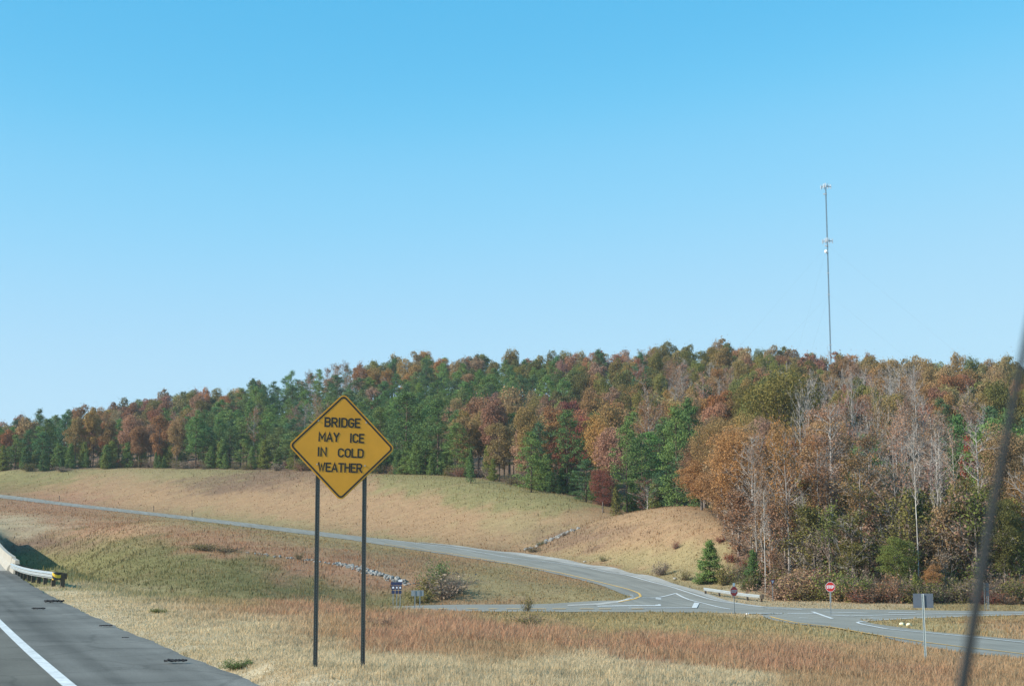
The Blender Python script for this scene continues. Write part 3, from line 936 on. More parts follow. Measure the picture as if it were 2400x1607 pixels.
# tyre scraps and litter
rng = random.Random(3)
def scrap(px, py, L, label, z=0.02, mat=None, cat="tyre scrap", name="tyre_scrap", lump=0.35):
    d = ray(px, py)
    # on the shoulder surface
    Yl, Yh_ = 10.0, 110.0
    for _ in range(50):
        Ym = (Yl + Yh_) / 2
        if EYE + d[2] / d[1] * Ym > float(road_z(Ym)): Yl = Ym
        else: Yh_ = Ym
    p = Vector((d[0] / d[1] * Ym, Ym, float(road_z(Ym))))
    mb = MB()
    for k in range(5):
        a = rng.uniform(-0.4, 0.4); l = L * rng.uniform(0.5, 1)
        pts = [(-l / 2 + l * i / 6, math.sin(i * 1.3 + k) * L * 0.12 + a * L * 0.3, z + 0.02 + abs(math.sin(i * 1.7 + k)) * L * 0.09 * lump * 2) for i in range(7)]
        mb.tube(pts, [L * 0.045 * (0.3 + rng.random()) for _ in range(7)], 5)
    o = mb.build(name, mat or m_black, None, loc=p)
    o.rotation_euler = (0, 0, rng.uniform(-0.2, 0.2))
    tag(o, label, cat)
scrap(126, 1412, 0.7, "black tyre scrap lying at the grass edge of the shoulder")
scrap(91, 1429, 0.45, "small curled black rubber strip on the shoulder by the white line")
scrap(412, 1554, 0.42, "frayed black rubber strip nearest the viewer on the shoulder")
scrap(250, 1469, 0.4, "thin flat black strip on the shoulder, midway along the grass edge", lump=0.1)
scrap(294, 1497, 0.16, "tiny dark crumb of rubber on the shoulder beyond the frayed strip", lump=0.1)

m_litter = mat_plain("white_plastic", (0.85, 0.86, 0.88), 0.5, var=0.05)
m_cream = mat_plain("cream_rock", (0.80, 0.74, 0.48), 0.8, var=0.1)
def lump(px, py, size, label, cat, name, mat, gnd=None, seed=1):
    p = G(px, py) if gnd is None else np.array((*pl([(px, py)])[0], 0))
    p[2] = H(p[0], p[1])
    r = random.Random(seed); mb = MB(); n, m = 9, 6; v = []
    for j in range(m + 1):
        th = math.pi * j / m
        for i in range(n):
            ph = 2 * math.pi * i / n
            s = size * (0.75 + 0.4 * r.random())
            v.append((s * math.sin(th) * math.cos(ph), s * 0.8 * math.sin(th) * math.sin(ph), s * 0.62 * math.cos(th) + size * 0.4))
    f = [(j * n + i, j * n + (i + 1) % n, (j + 1) * n + (i + 1) % n, (j + 1) * n + i) for j in range(m) for i in range(n)]
    o = mb.add(v, f).build(name, mat, None, loc=tuple(p))
    return tag(o, label, cat)
lump(2114, 1469, 0.19, "left one of two cream rocks on the gravel gore of the off-ramp", "rock", "rock", m_cream, 1, 1)
lump(2130, 1471, 0.2, "right one of two cream rocks on the gravel gore of the off-ramp", "rock", "rock", m_cream, 1, 2)
lump(2252, 1547, 0.13, "crumpled white plastic bag in the grass near the antenna", "litter", "litter", m_litter, None, 3)
lump(2073, 1530, 0.07, "small white scrap in dry grass left of the grey sign post", "litter", "litter", m_litter, None, 4)
lump(1752, 1443, 0.13, "pale blue-white bag lying at the end of the stop line", "litter", "litter", m_litter, 1, 5)
lump(1370, 1317, 0.22, "pale block beside the gravel edge of the ramp", "rock", "rock", m_conc, None, 6)
lump(1582, 1357, 0.24, "pale stone on the verge below the rounded grass knoll", "rock", "rock", m_conc, None, 7)

# ------------------------------------------------------------------ signs
def rsquare(half, r, seg=5):
    """square of half-side 'half' with rounded corners, turned 45 degrees, as (x,z)"""
    pts = []
    for k in range(4):
        a0 = math.pi / 2 * k
        cx = (half - r) * (1 if k in (0, 3) else -1); cz = (half - r) * (1 if k in (0, 1) else -1)
        for i in range(seg + 1):
            a = a0 + math.pi / 2 * i / seg
            pts.append((cx + r * math.cos(a), cz + r * math.sin(a)))
    c = math.cos(math.pi / 4)
    return [((x - z) * c, (x + z) * c) for x, z in pts]

def _arc(cx, cy, rx, ry, a0, a1, n=7):
    return [(cx + rx * math.cos(math.radians(a0 + (a1 - a0) * i / n)), cy + ry * math.sin(math.radians(a0 + (a1 - a0) * i / n))) for i in range(n + 1)]
GLYPH = {   # road-sign capitals as pen strokes in a unit box
 'B': [[(0, 0), (0, 1)], [(0, 1), (.6, 1)] + _arc(.6, .76, .36, .24, 90, -90) + [(0, .52)], [(0, .52), (.62, .52)] + _arc(.62, .26, .38, .26, 90, -90) + [(0, 0)]],
 'R': [[(0, 0), (0, 1)], [(0, 1), (.6, 1)] + _arc(.6, .74, .4, .26, 90, -90) + [(0, .48)], [(.5, .48), (1, 0)]],
 'I': [[(.5, 0), (.5, 1)]],
 'D': [[(0, 0), (0, 1)], [(0, 1), (.5, 1)] + _arc(.5, .72, .5, .28, 90, 0) + _arc(.5, .28, .5, .28, 0, -90) + [(0, 0)]],
 'G': [_arc(.5, .72, .5, .28, 20, 180) + _arc(.5, .28, .5, .28, 180, 360) + [(1, .46), (.55, .46)]],
 'E': [[(0, 0), (0, 1)], [(0, 1), (1, 1)], [(0, .52), (.85, .52)], [(0, 0), (1, 0)]],
 'M': [[(0, 0), (0, 1), (.5, .3), (1, 1), (1, 0)]],
 'A': [[(0, 0), (.5, 1), (1, 0)], [(.18, .3), (.82, .3)]],
 'Y': [[(0, 1), (.5, .45), (1, 1)], [(.5, .45), (.5, 0)]],
 'C': [_arc(.5, .72, .5, .28, 20, 180) + _arc(.5, .28, .5, .28, 180, 340)],
 'N': [[(0, 0), (0, 1), (1, 0), (1, 1)]],
 'O': [_arc(.5, .72, .5, .28, 0, 180) + _arc(.5, .28, .5, .28, 180, 360) + [(1, .72)]],
 'L': [[(0, 1), (0, 0), (1, 0)]],
 'W': [[(0, 1), (.25, 0), (.5, .85), (.75, 0), (1, 1)]],
 'T': [[(0, 1), (1, 1)], [(.5, 1), (.5, 0)]],
 'H': [[(0, 0), (0, 1)], [(1, 0), (1, 1)], [(0, .52), (1, .52)]],
 'S': [_arc(.5, .75, .48, .25, 20, 180) + _arc(.5, .76, .48, .25, 180, 270)[1:] + _arc(.5, .26, .5, .25, 90, 0)[1:] + _arc(.5, .26, .5, .26, 0, -160)],
 'P': [[(0, 0), (0, 1)], [(0, 1), (.6, 1)] + _arc(.6, .72, .4, .28, 90, -90) + [(0, .44)]],
}
GW = {'I': 0.22, 'M': 1.25, 'W': 1.3, 'A': 1.12, 'T': 0.95, 'E': 0.85, 'L': 0.85}

def text_mesh(word, x0, x1, z0, z1, y, pen=0.172):
    """strokes of the letters, facing -y"""
    gap = 0.42
    tot = sum(GW.get(ch, 1.0) for ch in word) + gap * (len(word) - 1)
    ht = z1 - z0; pw = ht * pen
    unit = (x1 - x0 - pw) / tot
    v, f = [], []
    cx = x0 + pw / 2; dep = 0.0
    for ch in word:
        w = GW.get(ch, 1.0) * unit
        for st in GLYPH[ch]:
            pts = [(cx + a * w, z0 + pw / 2 + b * (ht - pw)) for a, b in st]
            dep += 0.00006
            n0 = len(v); n = len(pts)
            for i, (px_, pz_) in enumerate(pts):
                a, b = pts[max(i - 1, 0)], pts[min(i + 1, n - 1)]
                e1 = Vector((px_ - a[0], pz_ - a[1])); e2 = Vector((b[0] - px_, b[1] - pz_))
                if e1.length < 1e-9: e1 = e2
                if e2.length < 1e-9: e2 = e1
                e1.normalize(); e2.normalize()
                t = (e1 + e2)
                t = e1 if t.length < 1e-6 else t.normalized()
                nn = Vector((-t[1], t[0])); k = pw / 2 / max(0.45, abs(nn.dot(Vector((-e1[1], e1[0])))))
                ex = Vector((0, 0))
                if i == 0: ex = -e2 * pw * 0.5
                elif i == n - 1: ex = e1 * pw * 0.5
                v.append((px_ + nn[0] * k + ex[0], y - dep, pz_ + nn[1] * k + ex[1])); v.append((px_ - nn[0] * k + ex[0], y - dep, pz_ - nn[1] * k + ex[1]))
            f += [(n0 + 2 * i, n0 + 2 * i + 1, n0 + 2 * i + 3, n0 + 2 * i + 2) for i in range(n - 1)]
        cx += w + gap * unit
    return v, f

# U-channel post with punched holes (pale dots painted on the web stand for the holes)
m_upost, nt, out = new_mat("punched_u_channel")
tc = nnode(nt, "ShaderNodeTexCoord"); sp = nnode(nt, "ShaderNodeSeparateXYZ"); nt.links.new(tc.outputs['Object'], sp.inputs[0])
mu = nnode(nt, "ShaderNodeMath", operation='MULTIPLY'); mu.inputs[1].default_value = 1 / 0.0254; nt.links.new(sp.outputs[2], mu.inputs[0])
fr = nnode(nt, "ShaderNodeMath", operation='FRACT'); nt.links.new(mu.outputs[0], fr.inputs[0])
sb = nnode(nt, "ShaderNodeMath", operation='SUBTRACT'); sb.inputs[1].default_value = 0.5; nt.links.new(fr.outputs[0], sb.inputs[0])
ab = nnode(nt, "ShaderNodeMath", operation='ABSOLUTE'); nt.links.new(sb.outputs[0], ab.inputs[0])
lt = nnode(nt, "ShaderNodeMath", operation='LESS_THAN'); lt.inputs[1].default_value = 0.27; nt.links.new(ab.outputs[0], lt.inputs[0])
ax = nnode(nt, "ShaderNodeMath", operation='ABSOLUTE'); nt.links.new(sp.outputs[0], ax.inputs[0])
lx = nnode(nt, "ShaderNodeMath", operation='LESS_THAN'); lx.inputs[1].default_value = 0.009; nt.links.new(ax.outputs[0], lx.inputs[0])
mm = nnode(nt, "ShaderNodeMath", operation='MULTIPLY'); nt.links.new(lt.outputs[0], mm.inputs[0]); nt.links.new(lx.outputs[0], mm.inputs[1])
mx = nnode(nt, "ShaderNodeMix", data_type='RGBA'); mx.inputs[6].default_value = (0.105, 0.10, 0.09, 1); mx.inputs[7].default_value = (0.34, 0.33, 0.30, 1)
nt.links.new(mm.outputs[0], mx.inputs[0])
b = nnode(nt, "ShaderNodeBsdfPrincipled"); b.inputs['Roughness'].default_value = 0.5; b.inputs['Metallic'].default_value = 0.2
nt.links.new(mx.outputs[2], b.inputs['Base Color']); nt.links.new(b.outputs[0], out.inputs[0])

def u_post(name, x, y, z0, z1, parent, mat, w=0.04, lean=0.0):
    """hat-section steel post"""
    pr = [(-w, 0), (-w * 0.62, 0), (-w * 0.42, 0.035), (w * 0.42, 0.035), (w * 0.62, 0), (w, 0), (w, 0.005), (w * 0.66, 0.005), (w * 0.46, 0.041), (-w * 0.46, 0.041), (-w * 0.66, 0.005), (-w, 0.005)]
    n = len(pr); mb = MB()
    v = [(px_ + lean * 0, py_, z) for z in (z0, z1) for px_, py_ in pr]
    v = [(a + lean * c, b_, c) for a, b_, c in v]
    f = [(k, (k + 1) % n, n + (k + 1) % n, n + k) for k in range(n)]
    # caps as strips so the section stays a channel
    for o_ in (0, n):
        f += [(o_ + 0, o_ + 1, o_ + 10, o_ + 11), (o_ + 1, o_ + 2, o_ + 9, o_ + 10), (o_ + 2, o_ + 3, o_ + 8, o_ + 9), (o_ + 3, o_ + 4, o_ + 7, o_ + 8), (o_ + 4, o_ + 5, o_ + 6, o_ + 7)]
    return mb.add(v, f).build(name, mat, parent, loc=(x, y, 0))

def square_post(name, x, y, z0, z1, parent, mat, w=0.03):
    return MB().box(-w, w, -w, w, z0, z1).build(name, mat, parent, loc=(x, y, 0))

# the warning sign in the foreground
ys = 25.0
cs = P(802, 1047, ys)
gz_s = H(cs[0], ys)
rz = 0.27
ws = tag(empty("warning_sign", (cs[0], ys, gz_s), rz), "yellow diamond warning sign reading BRIDGE MAY ICE IN COLD WEATHER on two steel posts", "road sign")
zc_s = cs[2] - gz_s
tilt = Matrix.Translation((0, 0, zc_s)) @ Matrix.Rotation(math.radians(0.9), 4, 'Y')
half = 0.635
o_, i1, i2 = rsquare(half, 0.085), rsquare(half - 0.022, 0.065), rsquare(half - 0.05, 0.045)
MB().prism(o_, -0.004, 0.0, tilt).build("panel", m_signyellow, ws)
MB().ring(i1, i2, -0.0062, -0.0045, tilt).build("border", m_signblack, ws)
k_ = 1 / (5.6 * 141.0)
mb = MB()
for word, a0, a1, b0, b1 in (("BRIDGE", 497, 975, 515, 385), ("MAY", 425, 702, 708, 583), ("ICE", 835, 1032, 712, 586), ("IN", 415, 542, 902, 779), ("COLD", 685, 1030, 907, 785), ("WEATHER", 430, 1016, 1102, 978)):
    v, fs = text_mesh(word, (a0 - 742) * k_, (a1 - 742) * k_, (770 - b0) * k_, (770 - b1) * k_, -0.0066)
    MB().add([tilt @ Vector(p) for p in v], fs).build("lettering", m_signblack, ws)
for sx, pxb in ((-1, 747), (1, 853)):
    xt = (pxb + 3 - 802) / F * ys
    u_post("post", xt / math.cos(rz), 0.006, -0.4, zc_s + 0.42, ws, m_upost, 0.037, lean=-0.004)
for zz in (0.42, -0.3):
    for xx in (-0.41, 0.39):
        if abs(xx) + abs(zz) < half * 1.38:
            MB().tube([tilt @ Vector((xx, -0.012, zz)), tilt @ Vector((xx, 0.03, zz))], 0.012, 6).build("bolt", m_galv, ws)

def octagon(r): return [(r * math.cos(math.pi / 8 + k * math.pi / 4), r * math.sin(math.pi / 8 + k * math.pi / 4)) for k in range(8)]

def stop_sign(px, py_base, py_c, rz, label, red, white, dark_top):
    b = pl([(px, py_base)])[0]
    z0 = H(*b)
    c = P(px, py_c, b[1])
    r = tag(empty("stop_sign", (b[0], b[1], z0), rz), label, "stop sign")
    zc = c[2] - z0
    T = Matrix.Translation((0, 0, zc))
    MB().prism(octagon(0.412), -0.003, 0.0, T).build("panel", white, r)
    MB().prism(octagon(0.385), -0.0055, -0.0035, T).build("red_face", red, r)
    v, fs = text_mesh("STOP", -0.30, 0.30, -0.125, 0.125, -0.0075, 0.22)
    MB().add([T @ Vector(p) for p in v], fs).build("lettering", white, r)
    u_post("post", 0, 0.006, -0.4, zc + 0.5, r, m_postgrey, 0.035)
    return r, zc
s1, zc = stop_sign(1721.5, 1444, 1385, 0.6, "dark red stop sign in front of the pale guardrail, turned away from the light", m_signred_shade, mat_plain("shaded_white_sheeting", (0.45, 0.42, 0.46), 0.6, var=0.06), False)  # its white is greyed as well, shade painted into the sheeting
MB().box(-0.11, 0.11, -0.006, 0.0, zc + 0.42, zc + 0.66).build("plate", m_signwhite, s1)
s2, zc = stop_sign(1948, 1445, 1374.5, 0.05, "bright red stop sign right of the yield sign, facing the viewer", m_signred, m_signwhite, True)
MB().box(-0.08, 0.08, 0.0, 0.03, zc + 0.43, zc + 0.62).build("cap_plate", m_black, s2)
MB().box(-0.055, 0.055, 0.0085, 0.05, zc - 1.25, zc - 0.4).build("post_sleeve", m_postgrey, s2)
# yield sign
p = G(1812, 1411)
ry = tag(empty("yield_sign", tuple(p), 0.62), "dark red triangular yield sign, its face in shade, standing at the edge of the woods", "yield sign")
zc = P(1810, 1362, p[1])[2] - p[2]
def tri(s): return [(-s, 0.577 * s), (0, -1.155 * s), (s, 0.577 * s)]
T = Matrix.Translation((0, 0, zc))
MB().prism(tri(0.40), -0.003, 0.0, T).build("panel", mat_plain("shaded_yield_red", (0.17, 0.03, 0.05), 0.6, var=0.08), ry)  # yield red painted darker to carry the shade on the face
MB().prism(tri(0.20), -0.0055, -0.0035, T).build("white_face", mat_plain("shaded_yield_white", (0.55, 0.56, 0.66), 0.6, var=0.05), ry)  # white dimmed and blued, the same shade put into its colour
u_post("post", 0, 0.006, -0.4, zc + 0.2, ry, m_postgrey, 0.045)
# grey back of a sign by the off-ramp
p = G(2169, 1548)
rg = tag(empty("road_sign", tuple(p), -0.12), "blank grey back of a rectangular sign on a single post beside the off-ramp", "road sign")
zt = P(2164, 1390, p[1])[2] - p[2]; zb = P(2164, 1423.5, p[1])[2] - p[2]
hw = 22.8 / F * p[1]
MB().box(-hw, hw, -0.0, 0.005, zb, zt).build("panel", m_alu, rg)
mbp = u_post("post", 0.0, -0.045, -0.4, zt - 0.02, rg, mat_plain("pale_galvanised_post", (0.50, 0.55, 0.54), 0.5, metal=0.2, var=0.12, scale=5), 0.036, lean=-0.006)
# two-post sign seen from behind, left end of the crossroad
p = pl([(978, 1428)])[0]; p = np.array((*p, H(*p)))
rb = tag(empty("road_sign", tuple(p), 0.05), "wide grey back of a sign on two posts in front of the ditch bush", "road sign")
zt = P(983, 1382.5, p[1])[2] - p[2]; zb = P(983, 1396, p[1])[2] - p[2]
MB().box(-0.55, 0.55, 0, 0.006, zb, zt).build("panel", m_alu2, rb)
for x in (-0.22, 0.22):
    u_post("post", x, -0.046, -0.4, zt, rb, m_postgrey, 0.045)
# three route marker assemblies
for px, w_, lab, top in ((921, 0.50, "leftmost of three navy route marker posts by the rock channel", None), (929.5, 0.40, "middle one of three navy route marker posts by the rock channel", None), (937.5, 0.42, "rightmost of three navy route marker posts, topped by a white shield", 1)):
    b = pl([(px, 1424)])[0]; z0 = H(*b)
    r = tag(empty("route_marker", (b[0], b[1], z0), 0.1), lab, "road sign", "route markers at the left end of the crossroad")
    zz = lambda py: P(px, py, b[1])[2] - z0
    h = w_ * 0.42
    MB().box(-h, h, -0.005, 0, zz(1370), zz(1363)).build("upper_plate", m_signblue, r)
    MB().box(-h * 0.8, h * 0.8, -0.005, 0, zz(1381), zz(1371)).build("shield_plate", m_signblue, r)
    MB().box(-h * 0.75, h * 0.75, -0.005, 0, zz(1390.5), zz(1383)).build("arrow_plate", m_signblue, r)
    MB().box(-h * 0.4, h * 0.4, -0.0075, -0.0055, zz(1378), zz(1374)).build("white_mark", m_signwhite, r)
    if top: MB().prism([(-0.17, 0), (0.17, 0), (0.21, 0.12), (0.1, 0.2), (-0.1, 0.2), (-0.21, 0.12)], -0.005, 0, Matrix.Translation((0, 0, zz(1363) + 0.02))).build("white_shield", m_signwhite, r)
    u_post("post", 0, 0.006, -0.4, zz(1362), r, m_galv, 0.035)
# narrow sign and two posts at the right edge
b = np.array(pl([(2311, 1434)])[0]); z0 = H(*b)
r = tag(empty("road_sign", (b[0], b[1], z0), 0.05), "tall narrow dark sign stack on thin posts across the crossroad at right", "road sign")
zz = lambda py: P(2311, py, b[1])[2] - z0
u_post("post", -0.08, 0, -0.4, zz(1365), r, m_galv, 0.035)
u_post("post", 0.13, 0.01, -0.4, zz(1396), r, m_galv, 0.03)
u_post("post", 0.27, 0.01, -0.4, zz(1396), r, m_galv, 0.03)
for a0, a1 in ((1365, 1373), (1374.5, 1385), (1386.5, 1396)):
    MB().box(0.04, 0.34, -0.006, 0, zz(a1), zz(a0)).build("plate", mat_plain("dark_teal_sheeting", (0.06, 0.08, 0.10), 0.5), r)
# delineators along the far ramp
for px, py, lab in ((139, 1176, "thin dark delineator post by the far ramp, leftmost of the three"), (360, 1201, "thin dark delineator post by the far ramp, middle of the three"), (450, 1212, "thin dark delineator post by the far ramp, nearest the warning sign")):
    p = G(px, py - 3)
    r = tag(empty("delineator", tuple(p)), lab, "delineator", "delineator posts by the far ramp")
    square_post("post", 0, 0, -0.3, 1.15, r, m_wood, 0.06)
    MB().box(-0.09, 0.09, -0.075, -0.065, 1.0, 1.2).build("reflector", m_black, r)

# ------------------------------------------------------------------ radio mast on the ridge
Ym = 500.0
pt = P(1932.5, 434, Ym)
xm = P(1938, 600, Ym)[0] + 0.3
zg = H(xm, Ym)
Hm = pt[2] - zg
mast = tag(empty("radio_mast", (xm, Ym, zg)), "tall slim lattice radio mast rising from the wooded ridge", "radio mast")
m_mast = mat_plain("mast_steel", (0.085, 0.11, 0.135), 0.6, metal=0.2, var=0.1)
mb = MB(); R_ = 0.2
cn = [(R_ * math.cos(a), R_ * math.sin(a)) for a in (0.3, 0.3 + 2.094, 0.3 + 4.189)]
for x, y in cn: mb.tube([(x, y, -1), (x, y, Hm)], 0.055, 5)
nb = int(Hm / 0.75)
for i in range(nb):
    z0, z1 = Hm * i / nb, Hm * (i + 1) / nb
    for k in range(3):
        a, b_ = cn[k], cn[(k + 1) % 3]
        if i % 2: a, b_ = b_, a
        mb.tube([(*a, z0), (*b_, z1)], 0.028, 3, cap=False)
mb.build("lattice", m_mast, mast)
m_ant = mat_plain("antenna_white", (0.46, 0.50, 0.54), 0.5, var=0.05)
def array(zc, n, rad, label):
    fr_ = MB()
    a3 = [(1.0 * math.cos(0.25 + k * 2.094), 1.0 * math.sin(0.25 + k * 2.094)) for k in range(3)]
    for k in range(3):
        a, b_ = a3[k], a3[(k + 1) % 3]
        fr_.tube([(a[0] * rad, a[1] * rad, zc), (b_[0] * rad, b_[1] * rad, zc)], 0.06, 5)
        fr_.tube([(0, 0, zc), (a[0] * rad, a[1] * rad, zc)], 0.05, 5)
    f = fr_.build("antenna_frame", m_mast, mast)
    for k in range(3):
        a, b_ = a3[k], a3[(k + 1) % 3]
        for u in (0.04, 0.34, 0.66, 0.96):
            x = (a[0] * (1 - u) + b_[0] * u) * rad; y = (a[1] * (1 - u) + b_[1] * u) * rad
            M = Matrix.Translation((x, y, zc)) @ Matrix.Rotation(math.atan2(y, x), 4, 'Z')
            MB().box(-0.02, 0.13, -0.12, 0.12, -0.7, 0.75, M).build("antenna_panel", m_ant, f)
zat = lambda py: P(1935, py, Ym)[2] - zg
array(zat(437), 4, 1.95, None)
array(zat(564.5), 4, 1.95, None)
for py in (455, 576): 
    MB().box(-0.9, 0.3, -0.15, 0.15, zat(py) - 0.2, zat(py) + 0.25).build("mount_bracket", m_ant, mast)
mb = MB(); v = []; n = 14
for rr, yy in ((0.05, -0.25), (0.35, -0.18), (0.62, -0.02), (0.65, 0.05), (0.3, 0.2)):
    v += [(rr * math.cos(2 * math.pi * k / n), yy, rr * math.sin(2 * math.pi * k / n)) for k in range(n)]
f = [(j * n + k, j * n + (k + 1) % n, (j + 1) * n + (k + 1) % n, (j + 1) * n + k) for j in range(4) for k in range(n)] + [tuple(range(n))]
MB().add([(a - 0.55, b_ - 0.35, c + zat(590)) for a, b_, c in v], f).build("dish", mat_plain("dish_white", (0.9, 0.9, 0.9), 0.4), mast, True)
for py in (640, 690, 808):
    MB().box(-0.5, 0.35, -0.3, 0.3, zat(py) - 0.12, zat(py) + 0.12).build("guy_collar", m_ant, mast)
for ang in (math.radians(-25), math.radians(95), math.radians(215)):
    for zt_, L in ((zat(575), 62), (zat(690), 44)):
        x, y = math.cos(ang) * L, math.sin(ang) * L
        MB().tube([(0, 0, zt_), (x, y, H(xm + x, Ym + y) - zg)], 0.008, 4, cap=False).build("guy_wire", m_mast, mast)

# ------------------------------------------------------------------ the car's own aerial, close to the eye
ya = 1.25
a0 = P(2240, 1700, ya); a1 = P(2326, 1200, ya); a2 = P(2404, 800, ya)
base = Vector(a0) + (Vector(a0) - Vector(a1)) * 0.55
aer = tag(empty("car_antenna", tuple(base)), "thin dark whip antenna of the car, blurred close to the lens at right", "antenna")
MB().tube([(0, 0, 0), tuple(Vector(a0) - base), tuple(Vector(a1) - base), tuple(Vector(a2) - base), tuple(Vector(a2) + (Vector(a2) - Vector(a1)) * 0.35 - base)], [0.0055, 0.0052, 0.0040, 0.0032, 0.0026], 10).build("whip", mat_plain("antenna_rod", (0.012, 0.017, 0.02), 0.7, var=0.1), aer, True)
MB().tube([(0, 0, -0.05), (0, 0, -0.03), (0, 0, 0.0), (0, 0, 0.03)], [0.035, 0.03, 0.016, 0.007], 14).build("base", m_black, aer, True)
# ------------------------------------------------------------------ trees
m_leaf = mat_leaf("foliage", hue=(1.12, 0.97, 0.8), sheen=0.28)
m_pine = mat_leaf("pine_needles", 0.15, hue=(1.35, 1.15, 0.75))
m_twig = mat_leaf("twigs", 0.0, hue=(1.1, 1.0, 0.95))
m_bark = mat_bark("bark")

class Tree:
    """collects limbs (tubes) and foliage (small leaf faces)"""
    def __init__(self, seed):
        self.r = np.random.default_rng(seed)
        self.tv = []; self.tf = []; self.tn = 0
        self.wv = []; self.wf = []; self.wn = 0
        self.lv = []; self.lt = []
    def tube(self, pts, rad, n=5, twig=False):
        pts = np.asarray(pts, dtype=float); rad = np.asarray(rad, dtype=float)
        d = np.gradient(pts, axis=0); d /= np.linalg.norm(d, axis=1, keepdims=True) + 1e-9
        ref = np.where(np.abs(d[:, 2:3]) < 0.9, np.array([[0.1, 0.2, 1.0]]), np.array([[1.0, 0.3, 0.0]]))
        u = np.cross(d, ref); u /= np.linalg.norm(u, axis=1, keepdims=True) + 1e-9
        w = np.cross(d, u)
        a = np.arange(n) * 2 * np.pi / n
        v = pts[:, None] + rad[:, None, None] * (u[:, None] * np.cos(a)[None, :, None] + w[:, None] * np.sin(a)[None, :, None])
        k = len(pts)
        i, j = np.meshgrid(np.arange(k - 1), np.arange(n), indexing='ij')
        q = np.stack((i * n + j, i * n + (j + 1) % n, (i + 1) * n + (j + 1) % n, (i + 1) * n + j), -1).reshape(-1, 4)
        if twig:
            self.wv.append(v.reshape(-1, 3)); self.wf.append(q + self.wn); self.wn += k * n
        else:
            self.tv.append(v.reshape(-1, 3)); self.tf.append(q + self.tn); self.tn += k * n
    def leaves(self, c, size, up=0.3, out=None, aspect=0.62, tint=None, droop=0.0):
        """one small four-sided leaf spray per centre"""
        c = np.asarray(c, dtype=float); n = len(c)
        if not n: return
        nr = self.r.normal(0, 1, (n, 3)); nr[:, 2] += up
        if out is not None: nr += out
        nr /= np.linalg.norm(nr, axis=1, keepdims=True) + 1e-9
        t = np.cross(nr, self.r.normal(0, 1, (n, 3))); t[:, 2] -= droop
        t /= np.linalg.norm(t, axis=1, keepdims=True) + 1e-9
        b = np.cross(nr, t)
        s = (size * self.r.uniform(0.6, 1.35, n))[:, None]
        q = np.stack((c - t * s * 0.5, c + b * s * aspect * 0.5, c + t * s * 0.5, c - b * s * aspect * 0.5), 1)
        self.lv.append(q.reshape(-1, 3))
        self.lt.append(np.clip(self.r.uniform(0, 1, n) * 0.6 + (0.2 if tint is None else tint), 0, 1))
    def limb(self, p0, d, L, r0, segs=5, wob=0.12, lift=0.0, n=4, twig=False):
        p = [np.array(p0, dtype=float)]; d = np.array(d, dtype=float); d /= np.linalg.norm(d)
        for _ in range(segs):
            d = d + self.r.normal(0, wob, 3); d[2] += lift; d /= np.linalg.norm(d)
            p.append(p[-1] + d * L / segs)
        self.tube(p, np.linspace(r0, r0 * 0.25, segs + 1), n, twig)
        return np.array(p), d
    def finish(self, name, leafmat, twigmat=None):
        trunk = mesh_np(name + "_trunk", np.concatenate(self.tv), [np.concatenate(self.tf)], m_bark, smooth=True)
        vs_ = []; fs_ = []; tn = []; mi = []; off = 0
        if self.lv:
            lv = np.concatenate(self.lv); vs_.append(lv)
            fs_.append(np.arange(len(lv)).reshape(-1, 4)); tn.append(np.concatenate(self.lt)); mi.append(np.zeros(len(lv) // 4, dtype=np.int32)); off = len(lv)
        if self.wv:
            wv = np.concatenate(self.wv); wf = np.concatenate(self.wf)
            vs_.append(wv); fs_.append(wf + off); tn.append(np.full(len(wf), 0.3)); mi.append(np.ones(len(wf), dtype=np.int32))
        me = mesh_np(name + "_crown", np.concatenate(vs_), [np.concatenate(fs_)], leafmat)
        me.materials.append(twigmat or m_twigbark)
        me.polygons.foreach_set("material_index", np.concatenate(mi))
        a = me.attributes.new("tint", 'FLOAT', 'FACE')
        a.data.foreach_set("value", np.concatenate(tn).astype(np.float32))
        return trunk, me
m_twigbark = mat_plain("twig_bark", (0.30, 0.265, 0.235), 0.9, var=0.25, scale=1.5)
m_twigdark = mat_plain("brown_twigs", (0.17, 0.125, 0.10), 0.9, var=0.25, scale=1.5)

def trunk_path(T, Hh, lean=0.03, segs=9):
    z = np.linspace(-0.5, Hh, segs)
    x = np.cumsum(T.r.normal(0, lean, segs)) * Hh / segs * 0.5; y = np.cumsum(T.r.normal(0, lean, segs)) * Hh / segs * 0.5
    x -= x[0]; y -= y[0]
    return np.stack((x, y, z), -1)

def at_h(path, z):
    return np.array((np.interp(z, path[:, 2], path[:, 0]), np.interp(z, path[:, 2], path[:, 1]), z))

